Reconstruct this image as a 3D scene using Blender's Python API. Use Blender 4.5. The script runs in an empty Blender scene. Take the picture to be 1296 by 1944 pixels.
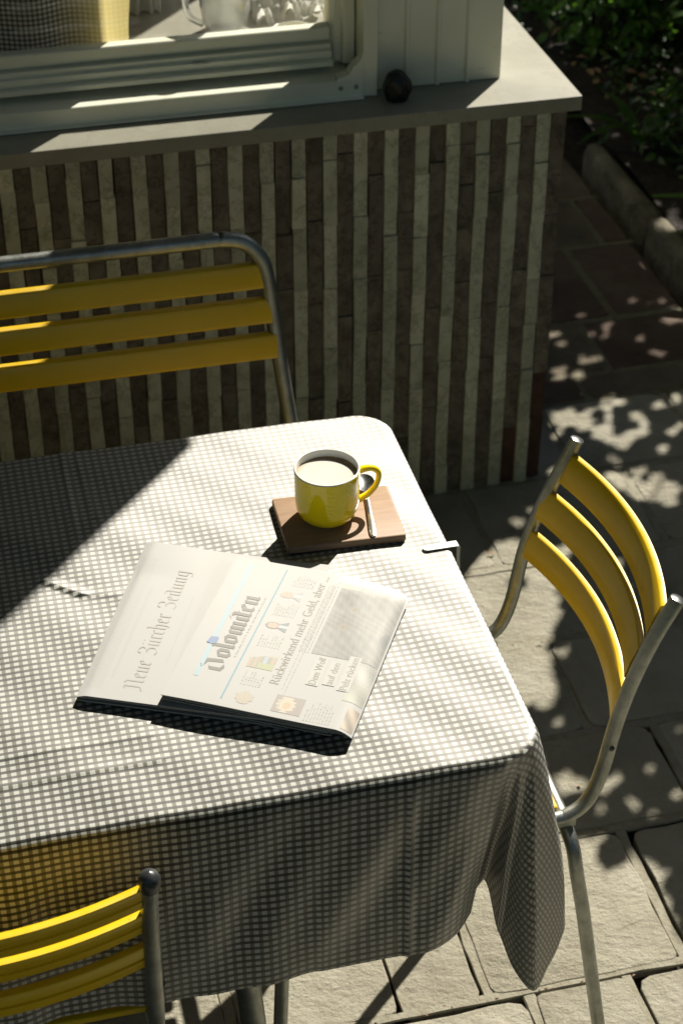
import bpy, bmesh, math, random
import numpy as np
from mathutils import Vector, Matrix
R = math.radians
rnd = random.Random(7)
rng = np.random.default_rng(7)
scene = bpy.context.scene

# ------------------------------------------------------------------ camera, sky, sun, exposure
cam_d = bpy.data.cameras.new('camera'); cam = bpy.data.objects.new('camera', cam_d)
scene.collection.objects.link(cam); scene.camera = cam
cam.location = (0, 0, 2.10)
cam.rotation_euler = (R(90 - 36.04), 0, R(-13.82))
cam_d.sensor_fit = 'VERTICAL'; cam_d.sensor_height = 36; cam_d.sensor_width = 24
cam_d.lens = 36 * 3480 / 1944
cam_d.clip_start = .05; cam_d.clip_end = 500
cam_d.dof.use_dof = True; cam_d.dof.focus_distance = 2.12; cam_d.dof.aperture_fstop = 8.5

SUN_AZ, SUN_EL = 41.3, 43.5
S = np.array([math.sin(R(SUN_AZ)) * math.cos(R(SUN_EL)), math.cos(R(SUN_AZ)) * math.cos(R(SUN_EL)), math.sin(R(SUN_EL))])
world = bpy.data.worlds.new('World'); scene.world = world; world.use_nodes = True
wn = world.node_tree.nodes; wl = world.node_tree.links
sky = wn.new('ShaderNodeTexSky'); sky.sky_type = 'NISHITA'; sky.sun_disc = False
sky.dust_density = 1.0; sky.ozone_density = .5; sky.sun_elevation = R(SUN_EL); sky.sun_rotation = R(SUN_AZ)
wl.new(sky.outputs[0], wn['Background'].inputs[0]); wn['Background'].inputs[1].default_value = 0.05
sd = bpy.data.lights.new('sun', 'SUN'); sd.energy = 5.0; sd.angle = R(.53); sd.color = (1, .955, .87)
sun = bpy.data.objects.new('sun', sd); scene.collection.objects.link(sun)
sun.rotation_euler = Vector(S).to_track_quat('Z', 'Y').to_euler()
scene.view_settings.view_transform = 'Standard'; scene.view_settings.look = 'None'
scene.view_settings.gamma = 1; scene.view_settings.use_curve_mapping = False
scene.view_settings.exposure = 0.80
scene.render.engine = 'CYCLES'
scene.cycles.max_bounces = 8; scene.cycles.diffuse_bounces = 4; scene.cycles.transparent_max_bounces = 12
scene.cycles.caustics_reflective = True

# ------------------------------------------------------------------ helpers
def link(o, parent=None):
    scene.collection.objects.link(o)
    if parent is not None: o.parent = parent
    return o
def mesh(name, V, F, mat=None, parent=None, smooth=False, kind=None):
    m = bpy.data.meshes.new(name)
    m.from_pydata([tuple(map(float, v)) for v in V], [], [tuple(map(int, f)) for f in F])
    if mat: m.materials.append(mat)
    if smooth: m.polygons.foreach_set('use_smooth', [True] * len(m.polygons))
    m.update()
    o = link(bpy.data.objects.new(name, m), parent)
    if kind: o['kind'] = kind
    return o
def empty(name, loc=(0, 0, 0), rz=0):
    o = bpy.data.objects.new(name, None); o.empty_display_size = .05
    o.location = loc; o.rotation_euler = (0, 0, rz)
    return link(o)
def tag(o, label, cat, group=None, kind=None):
    o['label'] = label; o['category'] = cat
    if group: o['group'] = group
    if kind: o['kind'] = kind
    return o
def structure(o):
    o['kind'] = 'structure'; return o
class MB:
    def __init__(s): s.V = []; s.F = []
    def add(s, V, F):
        n = len(s.V); s.V += [tuple(v) for v in V]; s.F += [tuple(i + n for i in f) for f in F]
    def box(s, x0, x1, y0, y1, z0, z1):
        V = [(x, y, z) for z in (z0, z1) for y in (y0, y1) for x in (x0, x1)]
        s.add(V, [(0, 2, 3, 1), (4, 5, 7, 6), (0, 1, 5, 4), (2, 6, 7, 3), (0, 4, 6, 2), (1, 3, 7, 5)])
    def tube(s, path, r, n=16, caps=True):
        P = [Vector(p) for p in path]
        rs = r if isinstance(r, (list, tuple)) else [r] * len(P)
        up = None; rings = []
        for i, p in enumerate(P):
            t = (P[min(i + 1, len(P) - 1)] - P[max(i - 1, 0)]).normalized()
            if up is None:
                a = Vector((0, 0, 1)) if abs(t.z) < .9 else Vector((1, 0, 0))
                up = (a - t * a.dot(t)).normalized()
            else: up = (up - t * up.dot(t)).normalized()
            b = t.cross(up)
            rings.append([p + (up * math.cos(2 * math.pi * k / n) + b * math.sin(2 * math.pi * k / n)) * rs[i] for k in range(n)])
        V = [v for ring in rings for v in ring]; F = []
        for i in range(len(P) - 1):
            for k in range(n):
                a, b2 = i * n + k, i * n + (k + 1) % n
                F.append((a, b2, b2 + n, a + n))
        if caps:
            F.append(tuple(range(n))[::-1]); F.append(tuple((len(P) - 1) * n + k for k in range(n)))
        s.add(V, F)
    def lathe(s, prof, n=48, c=(0, 0, 0)):
        V = []; F = []
        for r, z in prof:
            for k in range(n):
                a = 2 * math.pi * k / n; V.append((c[0] + r * math.cos(a), c[1] + r * math.sin(a), c[2] + z))
        for i in range(len(prof) - 1):
            for k in range(n):
                a, b = i * n + k, i * n + (k + 1) % n; F.append((a, b, b + n, a + n))
        s.add(V, F)
    def extrude_x(s, prof, x0, x1):            # prof = closed (y,z) outline
        n = len(prof); V = [(x0, y, z) for y, z in prof] + [(x1, y, z) for y, z in prof]
        F = [(i, (i + 1) % n, n + (i + 1) % n, n + i) for i in range(n)] + [tuple(range(n))[::-1], tuple(range(n, 2 * n))]
        s.add(V, F)
    def prism(s, pts, z0, z1):                 # pts = closed ccw (x,y) outline
        n = len(pts); V = [(x, y, z0) for x, y in pts] + [(x, y, z1) for x, y in pts]
        F = [(i, (i + 1) % n, n + (i + 1) % n, n + i) for i in range(n)] + [tuple(range(n))[::-1], tuple(range(n, 2 * n))]
        s.add(V, F)
    def build(s, name, mat, parent=None, smooth=False, kind=None, bevel=0, segs=2, auto=None):
        o = mesh(name, s.V, s.F, mat, parent, smooth, kind)
        if bevel or auto:
            bm = bmesh.new(); bm.from_mesh(o.data)
            bmesh.ops.recalc_face_normals(bm, faces=bm.faces)
            if bevel:
                es = [e for e in bm.edges if len(e.link_faces) == 2 and e.calc_face_angle(0) > R(35)]
                bmesh.ops.bevel(bm, geom=es, offset=bevel, segments=segs, affect='EDGES', profile=.5)
            bm.to_mesh(o.data); bm.free()
        if auto is not None:
            o.data.polygons.foreach_set('use_smooth', [True] * len(o.data.polygons))
            o.data.set_sharp_from_angle(angle=R(auto))
        return o
def smoothpath(pts, n=6):
    P = [Vector(p) for p in pts]; P = [2 * P[0] - P[1]] + P + [2 * P[-1] - P[-2]]
    out = []
    for i in range(1, len(P) - 2):
        for k in range(n):
            t = k / n; a, b, c, d = P[i - 1], P[i], P[i + 1], P[i + 2]
            out.append(.5 * ((2 * b) + (c - a) * t + (2 * a - 5 * b + 4 * c - d) * t * t + (3 * b - a - 3 * c + d) * t ** 3))
    out.append(P[-2]); return out

# ------------------------------------------------------------------ materials
def newmat(name):
    m = bpy.data.materials.new(name); m.use_nodes = True
    nt = m.node_tree; return m, nt, nt.nodes['Principled BSDF']
def setp(b, **k):
    for a, v in k.items():
        s = b.inputs[a.replace('_', ' ')]
        s.default_value = (*v, 1) if isinstance(v, tuple) and len(v) == 3 else v
def N(nt, t, **k):
    n = nt.nodes.new(t)
    for a, v in k.items(): setattr(n, a, v)
    return n
def coords(nt, space='Object', scale=None):
    tc = N(nt, 'ShaderNodeTexCoord')
    if scale is None: return tc.outputs[space]
    mp = N(nt, 'ShaderNodeMapping'); mp.inputs['Scale'].default_value = scale
    nt.links.new(tc.outputs[space], mp.inputs[0]); return mp.outputs[0]
def noise(nt, vec, scale, detail=4, rough=.55):
    n = N(nt, 'ShaderNodeTexNoise'); n.inputs['Scale'].default_value = scale
    n.inputs['Detail'].default_value = detail; n.inputs['Roughness'].default_value = rough
    nt.links.new(vec, n.inputs['Vector']); return n.outputs['Fac']
def ramp(nt, fac, stops):
    r = N(nt, 'ShaderNodeValToRGB'); e = r.color_ramp.elements
    while len(e) < len(stops): e.new(.5)
    for i, (p, c) in enumerate(stops): e[i].position = p; e[i].color = (*c, 1)
    nt.links.new(fac, r.inputs[0]); return r.outputs[0]
def bump(nt, b, fac, strength, dist, prev=None):
    n = N(nt, 'ShaderNodeBump'); n.inputs['Strength'].default_value = strength; n.inputs['Distance'].default_value = dist
    nt.links.new(fac, n.inputs['Height'])
    if prev: nt.links.new(prev, n.inputs['Normal'])
    nt.links.new(n.outputs[0], b.inputs['Normal']); return n.outputs[0]
def mathn(nt, op, a, b=None, c=None):
    n = N(nt, 'ShaderNodeMath', operation=op)
    for i, v in enumerate((a, b, c)):
        if v is None: continue
        if isinstance(v, (int, float)): n.inputs[i].default_value = v
        else: nt.links.new(v, n.inputs[i])
    return n.outputs[0]
def mixc(nt, fac, a, b, blend='MIX'):
    n = N(nt, 'ShaderNodeMix', data_type='RGBA', blend_type=blend)
    for i, v in ((0, fac), (6, a), (7, b)):
        if isinstance(v, (int, float)): n.inputs[i].default_value = v
        elif isinstance(v, tuple): n.inputs[i].default_value = (*v, 1)
        else: nt.links.new(v, n.inputs[i])
    return n.outputs[2]
def objrand(nt):
    return N(nt, 'ShaderNodeObjectInfo').outputs['Random']

def simple(name, col, rough=.5, metal=0, nscale=0, namt=.15, spec=.5, bscale=0, bstr=.2, bdist=.001, perobj=0):
    m, nt, b = newmat(name); setp(b, Base_Color=col, Roughness=rough, Metallic=float(metal)); b.inputs['Specular IOR Level'].default_value = spec
    v = coords(nt)
    if nscale:
        c = ramp(nt, noise(nt, v, nscale), [(.25, tuple(x * (1 - namt) for x in col)), (.75, tuple(min(1, x * (1 + namt)) for x in col))])
        if perobj:
            f = mathn(nt, 'MULTIPLY_ADD', objrand(nt), perobj * 2, 1 - perobj)
            c = mixc(nt, 1.0, c, N(nt, 'ShaderNodeCombineColor').outputs[0], 'MULTIPLY') if False else c
            cc = N(nt, 'ShaderNodeCombineColor')
            for i in range(3): nt.links.new(f, cc.inputs[i])
            c = mixc(nt, 1.0, c, cc.outputs[0], 'MULTIPLY')
        nt.links.new(c, b.inputs['Base Color'])
    if bscale: bump(nt, b, noise(nt, v, bscale, 5), bstr, bdist)
    return m

def fuzz(nt, k, power, cap=.36):                            # fibre sheen: grows towards grazing view angles
    lw = N(nt, 'ShaderNodeLayerWeight'); lw.inputs['Blend'].default_value = .5
    return mathn(nt, 'MINIMUM', mathn(nt, 'MULTIPLY', mathn(nt, 'POWER', lw.outputs['Facing'], power), k), cap)
# gingham: black and white threads, two weave directions
GP = .0100; GPY = .0092
m_cloth, nt, b = newmat('gingham_cloth')
uv = N(nt, 'ShaderNodeUVMap').outputs[0]
sep = N(nt, 'ShaderNodeSeparateXYZ'); nt.links.new(uv, sep.inputs[0])
wob = noise(nt, uv, 60, 2)
def stripe(o, per, off=0):
    v = mathn(nt, 'DIVIDE', mathn(nt, 'ADD', o, off), per)
    v = mathn(nt, 'ADD', v, mathn(nt, 'MULTIPLY', wob, .10))
    v = mathn(nt, 'PINGPONG', v, .5)
    mr = N(nt, 'ShaderNodeMapRange', interpolation_type='SMOOTHSTEP')
    mr.inputs[1].default_value = .235; mr.inputs[2].default_value = .315; nt.links.new(v, mr.inputs[0]); return mr.outputs[0]
sx = stripe(sep.outputs[0], GP); sy = stripe(sep.outputs[1], GPY, -.0022)
cA = mixc(nt, sx, (0.414, 0.413, 0.369), (0.119, 0.114, 0.076))
cB = mixc(nt, sx, (.030, .029, .022), (.006, .006, .005))
cc = mixc(nt, sy, cA, cB)
wv = N(nt, 'ShaderNodeMapping'); wv.inputs['Scale'].default_value = (1, 1, 1); nt.links.new(uv, wv.inputs[0])
thread = noise(nt, wv.outputs[0], 900, 2)
cc2 = mixc(nt, .25, cc, ramp(nt, thread, [(.3, (.6, .6, .6)), (.7, (1, 1, 1))]), 'MULTIPLY')
nt.links.new(cc2, b.inputs['Base Color']); setp(b, Roughness=.9); b.inputs['Specular IOR Level'].default_value = .2
bump(nt, b, thread, .35, .0006)
gl = N(nt, 'ShaderNodeBsdfGlossy'); gl.inputs['Roughness'].default_value = .55; gl.inputs['Color'].default_value = (1, .97, .92, 1)
tr = N(nt, 'ShaderNodeBsdfTranslucent'); nt.links.new(cc2, tr.inputs[0])
mx0 = N(nt, 'ShaderNodeMixShader'); mx0.inputs[0].default_value = .10
nt.links.new(b.outputs[0], mx0.inputs[1]); nt.links.new(tr.outputs[0], mx0.inputs[2])
mx = N(nt, 'ShaderNodeMixShader'); nt.links.new(fuzz(nt, 4.1, 3.4, .22), mx.inputs[0])
nt.links.new(mx0.outputs[0], mx.inputs[1]); nt.links.new(gl.outputs[0], mx.inputs[2])
nt.links.new(mx.outputs[0], nt.nodes['Material Output'].inputs[0])

def sheeny(name, col, fac, rough=.7, attr=None):
    m, nt, b = newmat(name); setp(b, Base_Color=col, Roughness=.85)
    if attr:
        a = N(nt, 'ShaderNodeAttribute', attribute_name=attr); nt.links.new(a.outputs[0], b.inputs['Base Color'])
    gl = N(nt, 'ShaderNodeBsdfGlossy'); gl.inputs['Roughness'].default_value = rough; gl.inputs['Color'].default_value = (1, .97, .92, 1)
    mx = N(nt, 'ShaderNodeMixShader'); nt.links.new(fuzz(nt, fac * 7, 2.4), mx.inputs[0])
    nt.links.new(b.outputs[0], mx.inputs[1]); nt.links.new(gl.outputs[0], mx.inputs[2])
    nt.links.new(mx.outputs[0], nt.nodes['Material Output'].inputs[0]); return m
m_paper = sheeny('newsprint', (0.276, 0.273, 0.255), .17)
m_paper2 = sheeny('newsprint_edge', (0.239, 0.239, 0.211), .05)
m_ink = sheeny('news_ink', (0.040, 0.039, 0.028), .19)
m_inkg = sheeny('news_ink_grey', (0.137, 0.128, 0.094), .18)
m_inkn = sheeny('news_ink_thin', (0.217, 0.197, 0.160), .17)
m_inkf = sheeny('news_ink_faint', (0.239, 0.234, 0.206), .17)
m_inkb = sheeny('news_ink_blue', (0.057, 0.183, 0.228), .17)
m_inklb = sheeny('news_ink_light_blue', (0.206, 0.297, 0.325), .17)
m_inkdb = sheeny('news_ink_crest_blue', (0.057, 0.114, 0.228), .17)
m_photo = sheeny('news_photo', (.5, .5, .5), .18, attr='Col')

# yellow paint with fine streaks
m_yel, nt, b = newmat('yellow_enamel'); setp(b, Roughness=.33); v = coords(nt)
yc = ramp(nt, noise(nt, v, 9, 5), [(.3, (0.632, 0.395, 0.003)), (.7, (0.695, 0.450, 0.003))])
yc = mixc(nt, ramp(nt, noise(nt, v, 170, 3, .7), [(.70, (0,) * 3), (.73, (.75,) * 3)]), yc, (.16, .11, .04))
yc = mixc(nt, ramp(nt, noise(nt, coords(nt, 'Object', (60, 9, 60)), 3, 6, .7), [(.58, (0,) * 3), (.75, (.35,) * 3)]), yc, (.50, .36, .06))
nt.links.new(yc, b.inputs['Base Color'])
nt.links.new(ramp(nt, noise(nt, v, 40, 5), [(.3, (.28,) * 3), (.75, (.46,) * 3)]), b.inputs['Roughness'])
bump(nt, b, noise(nt, v, 60, 2), .05, .002)
# galvanised steel tube
m_steel, nt, b = newmat('galvanised_steel'); setp(b, Metallic=.85); v = coords(nt)
nt.links.new(ramp(nt, noise(nt, v, 35, 6, .65), [(.3, (.21, .22, .195)), (.55, (.32, .33, .295)), (.8, (.44, .44, .40))]), b.inputs['Base Color'])
vs = coords(nt, 'Object', (300, 300, 40))
nt.links.new(ramp(nt, noise(nt, vs, 1, 4), [(.3, (.34,) * 3), (.7, (.52,) * 3)]), b.inputs['Roughness'])
bump(nt, b, noise(nt, vs, 1.3, 3), .12, .0006)
m_cap = simple('cap_metal', (0.372, 0.372, 0.360), .25, .9, 120, .1)
m_capdark = simple('dark_cap', (.035, .037, .036), .32, 0, 80, .2)
m_black = simple('black_rubber', (.012, .011, .010), .42, 0, 60, .3, bscale=90, bstr=.5, bdist=.004)
m_chrome = simple('spoon_steel', (.72, .72, .70), .22, 1, 70, .05)
m_clip = simple('clamp_steel', (.36, .38, .34), .5, .8, 160, .35)
# wood board
m_wood, nt, b = newmat('oak_board'); v = coords(nt, 'Object', (1.0, 14, 14))
w = N(nt, 'ShaderNodeTexWave', wave_type='BANDS', bands_direction='Y'); w.inputs['Scale'].default_value = .8
w.inputs['Distortion'].default_value = 16; w.inputs['Detail'].default_value = 4; w.inputs['Detail Scale'].default_value = 1.5
nt.links.new(v, w.inputs[0])
vf = coords(nt, 'Object', (40, 600, 600))
wc = ramp(nt, w.outputs['Fac'], [(.05, (0.269, 0.160, 0.083)), (.5, (0.320, 0.202, 0.111)), (1, (0.354, 0.231, 0.134))])
wc = mixc(nt, .62, wc, (.345, .215, .115))
wc = mixc(nt, .35, wc, ramp(nt, noise(nt, vf, 1, 4), [(.35, (.45, .4, .35)), (.6, (1, 1, 1))]), 'MULTIPLY')
nt.links.new(wc, b.inputs['Base Color']); setp(b, Roughness=.55); bump(nt, b, noise(nt, vf, 1, 4), .2, .0004)
# mug
m_glaze, nt, b = newmat('yellow_glaze'); setp(b, Base_Color=(.96, .72, .006), Roughness=.07); b.inputs['Coat Weight'].default_value = .6
m_glazew, nt, b = newmat('white_glaze'); setp(b, Base_Color=(.72, .72, .66), Roughness=.12)
m_foam = simple('milk_foam', (0.580, 0.543, 0.478), .6, 0, 60, .05, bscale=500, bstr=.3, bdist=.0004)
nt = m_foam.node_tree; b = nt.nodes['Principled BSDF']; v = coords(nt); sp_ = N(nt, 'ShaderNodeSeparateXYZ'); nt.links.new(v, sp_.inputs[0])
rr_ = mathn(nt, 'SQRT', mathn(nt, 'ADD', mathn(nt, 'POWER', sp_.outputs[0], 2), mathn(nt, 'POWER', sp_.outputs[1], 2)))
rr_ = mathn(nt, 'ADD', rr_, mathn(nt, 'MULTIPLY', mathn(nt, 'SUBTRACT', noise(nt, v, 45, 4), .5), .012))
fc = ramp(nt, mathn(nt, 'MULTIPLY', rr_, 20), [(.0, (0.488, 0.453, 0.394)), (.60, (0.472, 0.429, 0.354)), (.72, (0.346, 0.260, 0.157)), (.78, (0.260, 0.165, 0.071))])
vo = N(nt, 'ShaderNodeTexVoronoi'); vo.inputs['Scale'].default_value = 900; nt.links.new(v, vo.inputs[0])
fc = mixc(nt, ramp(nt, vo.outputs['Distance'], [(.10, (.30,) * 3), (.22, (0,) * 3)]), fc, (.38, .29, .18))
nt.links.new(fc, b.inputs['Base Color'])
m_crema = simple('coffee_crema', (.30, .17, .04), .4, 0, 150, .3)
# stone materials
def stone(name, c0, c1, c2, sc, vein=None, rough=.75, bs=.5, bd=.0015, ro=.18):
    m, nt, b = newmat(name)
    tc = N(nt, 'ShaderNodeTexCoord'); oi = N(nt, 'ShaderNodeObjectInfo')
    add = N(nt, 'ShaderNodeVectorMath', operation='ADD'); cmb = N(nt, 'ShaderNodeCombineXYZ')
    for i, k in enumerate((13.1, 7.7, 3.3)): nt.links.new(mathn(nt, 'MULTIPLY', oi.outputs['Random'], k), cmb.inputs[i])
    nt.links.new(tc.outputs['Object'], add.inputs[0]); nt.links.new(cmb.outputs[0], add.inputs[1]); v = add.outputs[0]
    c = ramp(nt, noise(nt, v, sc, 6, .6), [(.28, c0), (.5, c1), (.74, c2)])
    if vein:
        vn = noise(nt, v, sc * .7, 8, .7); vv = mathn(nt, 'ABSOLUTE', mathn(nt, 'SUBTRACT', vn, .5))
        c = mixc(nt, ramp(nt, vv, [(0, (.75,) * 3), (.02, (0,) * 3)]), c, vein)
    f = mathn(nt, 'MULTIPLY_ADD', oi.outputs['Random'], ro * 2, 1 - ro); cc = N(nt, 'ShaderNodeCombineColor')
    for i in range(3): nt.links.new(f, cc.inputs[i])
    c = mixc(nt, 1.0, c, cc.outputs[0], 'MULTIPLY')
    nt.links.new(c, b.inputs['Base Color']); setp(b, Roughness=rough); b.inputs['Specular IOR Level'].default_value = .3
    n1 = bump(nt, b, noise(nt, v, sc * 2.5, 8, .6), bs, bd)
    return m
m_tileL = stone('pale_stone_tile', (.36, .36, .24), (.50, .49, .35), (.58, .57, .43), 28, (.20, .18, .12), bs=.8, bd=.003)
m_tileD = stone('brown_stone_tile', (.085, .070, .048), (.155, .130, .094), (.225, .19, .14), 26, (.05, .03, .02), bs=.9, bd=.003)
m_tileR = stone('red_brick_tile', (.055, .028, .018), (.08, .040, .026), (.11, .058, .038), 30, bs=.9, bd=.003)
m_core = stone('wall_mortar', (.02, .018, .014), (.035, .03, .024), (.05, .045, .035), 40)
m_marble = stone('sill_marble', (0.228, 0.215, 0.159), (0.264, 0.251, 0.190), (0.294, 0.279, 0.215), 9, (0.228, 0.210, 0.154), rough=.45, bs=.15, bd=.001, ro=0)
m_kerb = stone('kerb_stone', (0.094, 0.080, 0.047), (0.159, 0.138, 0.087), (0.246, 0.217, 0.152), 14, bs=1, bd=.014)
m_mortar = stone('joint_mortar', (0.196, 0.173, 0.113), (0.254, 0.231, 0.164), (0.300, 0.277, 0.210), 60, bs=1, bd=.003, ro=0)
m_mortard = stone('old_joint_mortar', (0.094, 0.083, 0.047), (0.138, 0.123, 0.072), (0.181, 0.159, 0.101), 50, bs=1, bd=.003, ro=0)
m_soil = stone('soil', (.012, .009, .006), (.03, .022, .014), (.06, .045, .03), 25, bs=1, bd=.02, ro=0)
# riven paving, grey-beige near, reddish porphyry for some slabs
def paving(name, c0, c1, c2):
    m, nt, b = newmat(name)
    tc = N(nt, 'ShaderNodeTexCoord'); oi = N(nt, 'ShaderNodeObjectInfo')
    v = tc.outputs['Object']
    c = ramp(nt, noise(nt, v, 7, 9, .62), [(.3, c0), (.52, c1), (.72, c2)])
    sp = noise(nt, v, 130, 4, .7)
    c = mixc(nt, ramp(nt, sp, [(.62, (0,) * 3), (.70, (.45,) * 3)]), c, tuple(x * .5 for x in c0))
    f = mathn(nt, 'MULTIPLY_ADD', oi.outputs['Random'], .22, .89); cc = N(nt, 'ShaderNodeCombineColor')
    for i in range(3): nt.links.new(f, cc.inputs[i])
    c = mixc(nt, 1.0, c, cc.outputs[0], 'MULTIPLY')
    nt.links.new(c, b.inputs['Base Color']); setp(b, Roughness=.8); b.inputs['Specular IOR Level'].default_value = .35
    # riven relief: broad steps, ridges stretched along one direction, fine grain
    mp = N(nt, 'ShaderNodeMapping'); mp.inputs['Rotation'].default_value = (0, 0, .5); mp.inputs['Scale'].default_value = (1, 1.35, 1)
    nt.links.new(v, mp.inputs[0])
    h1 = noise(nt, mp.outputs[0], 14, 10, .66); h2 = noise(nt, mp.outputs[0], 90, 6, .68)
    steps = mathn(nt, 'SNAP', noise(nt, mp.outputs[0], 9, 5, .6), .09)
    h = mathn(nt, 'ADD', mathn(nt, 'ADD', mathn(nt, 'MULTIPLY', h1, 1.0), mathn(nt, 'MULTIPLY', h2, .28)), mathn(nt, 'MULTIPLY', steps, .12))
    bump(nt, b, h, .9, .016)
    return m
m_pave = [paving('riven_slab_grey', (0.252, 0.225, 0.160), (0.318, 0.291, 0.214), (0.371, 0.345, 0.267)),
          paving('riven_slab_beige', (0.264, 0.239, 0.169), (0.331, 0.304, 0.228), (0.384, 0.357, 0.280))]
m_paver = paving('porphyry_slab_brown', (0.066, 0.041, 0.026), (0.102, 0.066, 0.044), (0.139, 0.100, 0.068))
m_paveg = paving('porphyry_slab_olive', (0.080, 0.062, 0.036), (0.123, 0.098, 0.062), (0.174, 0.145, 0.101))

m_white, nt, b = newmat('cream_paint'); v = coords(nt)
nt.links.new(ramp(nt, noise(nt, v, 6, 6, .6), [(.3, (.70, .69, .53)), (.6, (.78, .77, .62)), (.8, (.80, .79, .65))]), b.inputs['Base Color'])
pv = coords(nt, 'Object', (5, 60, 110)); old = b.inputs['Base Color'].links[0].from_socket
nt.links.new(mixc(nt, ramp(nt, noise(nt, pv, 1.0, 7, .7), [(.64, (0,) * 3), (.70, (.8,) * 3)]), old, (.11, .10, .06)), b.inputs['Base Color'])
setp(b, Roughness=.42); bump(nt, b, noise(nt, v, 90, 3), .08, .001)
m_room = simple('room_plaster', (.40, .38, .30), .9, 0, 5, .1)
m_roof = simple('roof_timber', (.16, .12, .08), .8, 0, 8, .2)
m_awn, nt, b = newmat('added_awning_fabric'); setp(b, Base_Color=(.30, .28, .17), Roughness=.9)
tr = N(nt, 'ShaderNodeBsdfTranslucent'); tr.inputs[0].default_value = (.16, .14, .06, 1)
mx = N(nt, 'ShaderNodeMixShader'); mx.inputs[0].default_value = .25
nt.links.new(b.outputs[0], mx.inputs[1]); nt.links.new(tr.outputs[0], mx.inputs[2]); nt.links.new(mx.outputs[0], nt.nodes['Material Output'].inputs[0])
m_hedge = simple('hedge_leaves', (.045, .075, .018), .7, 0, 9, .6, bscale=14, bstr=1, bdist=.15)
m_dark = simple('dark_gasket', (.02, .02, .018), .6)
m_glass, nt, b = newmat('window_glass')
for n_ in list(nt.nodes):
    if n_.type == 'BSDF_PRINCIPLED': nt.nodes.remove(n_)
tp = N(nt, 'ShaderNodeBsdfTransparent'); tp.inputs[0].default_value = (1, 1, 1, 1)
g = N(nt, 'ShaderNodeBsdfGlossy'); g.inputs['Roughness'].default_value = .0
lw = N(nt, 'ShaderNodeLayerWeight'); lw.inputs['Blend'].default_value = .5; lw.name = 'facing'
fr = N(nt, 'ShaderNodeMath', operation='MULTIPLY_ADD'); fr.name = 'schlick'
nt.links.new(mathn(nt, 'POWER', lw.outputs['Facing'], 5), fr.inputs[0]); fr.inputs[1].default_value = .95; fr.inputs[2].default_value = .045
mx = N(nt, 'ShaderNodeMixShader'); nt.links.new(fr.outputs[0], mx.inputs[0]); nt.links.new(tp.outputs[0], mx.inputs[1]); nt.links.new(g.outputs[0], mx.inputs[2])
nt.links.new(mx.outputs[0], nt.nodes['Material Output'].inputs[0])
m_glass2 = m_glass.copy(); m_glass2.name = 'side_glass'
m_glass2.node_tree.nodes['Transparent BSDF'].inputs[0].default_value = (1, 1, 1, 1); m_glass2.node_tree.nodes['schlick'].inputs[2].default_value = .02
m_crystal, nt, b = newmat('cut_glass'); setp(b, Base_Color=(.95, .96, .93), Roughness=.06); b.inputs['Transmission Weight'].default_value = .75
m_curtain, nt, b = newmat('sheer_curtain'); setp(b, Base_Color=(0.591, 0.583, 0.520), Roughness=.9)
tr = N(nt, 'ShaderNodeBsdfTranslucent'); tr.inputs[0].default_value = (.75, .74, .66, 1)
mx = N(nt, 'ShaderNodeMixShader'); mx.inputs[0].default_value = .5
nt.links.new(b.outputs[0], mx.inputs[1]); nt.links.new(tr.outputs[0], mx.inputs[2]); nt.links.new(mx.outputs[0], nt.nodes['Material Output'].inputs[0])
def leafmat(name, c0, c1):
    m, nt, b = newmat(name); g = N(nt, 'ShaderNodeNewGeometry')
    c = ramp(nt, g.outputs['Random Per Island'], [(0, c0), (1, c1)])
    nt.links.new(c, b.inputs['Base Color']); setp(b, Roughness=.42)
    tr = N(nt, 'ShaderNodeBsdfTranslucent')
    c2 = mixc(nt, 1., c, (1.9, 2.1, .8), 'MULTIPLY'); nt.links.new(c2, tr.inputs[0])
    mx = N(nt, 'ShaderNodeMixShader'); mx.inputs[0].default_value = .38
    nt.links.new(b.outputs[0], mx.inputs[1]); nt.links.new(tr.outputs[0], mx.inputs[2]); nt.links.new(mx.outputs[0], nt.nodes['Material Output'].inputs[0]); return m
m_leafT = leafmat('tree_leaf', (.03, .06, .012), (.06, .10, .02))
m_leafA = leafmat('shrub_leaf', (.025, .055, .012), (.06, .12, .022))
m_leafB = leafmat('bright_leaf', (.06, .13, .02), (.10, .20, .03))
m_leafC = leafmat('blue_green_leaf', (.03, .07, .035), (.05, .10, .05))
m_petal = simple('flower_petal', (.45, .10, .12), .6)
m_dry = simple('dry_leaf', (.30, .19, .10), .8, 0, 30, .3)
m_bark = simple('bark', (.07, .05, .032), .9, 0, 30, .4, bscale=60, bstr=.8, bdist=.01)

# ================================================================== SETTING
g_ = MB(); g_.add([(-40, -40, -.06), (40, -40, -.06), (40, 60, -.06), (-40, 60, -.06)], [(0, 1, 2, 3)])
structure(g_.build('ground', m_soil))

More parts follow.
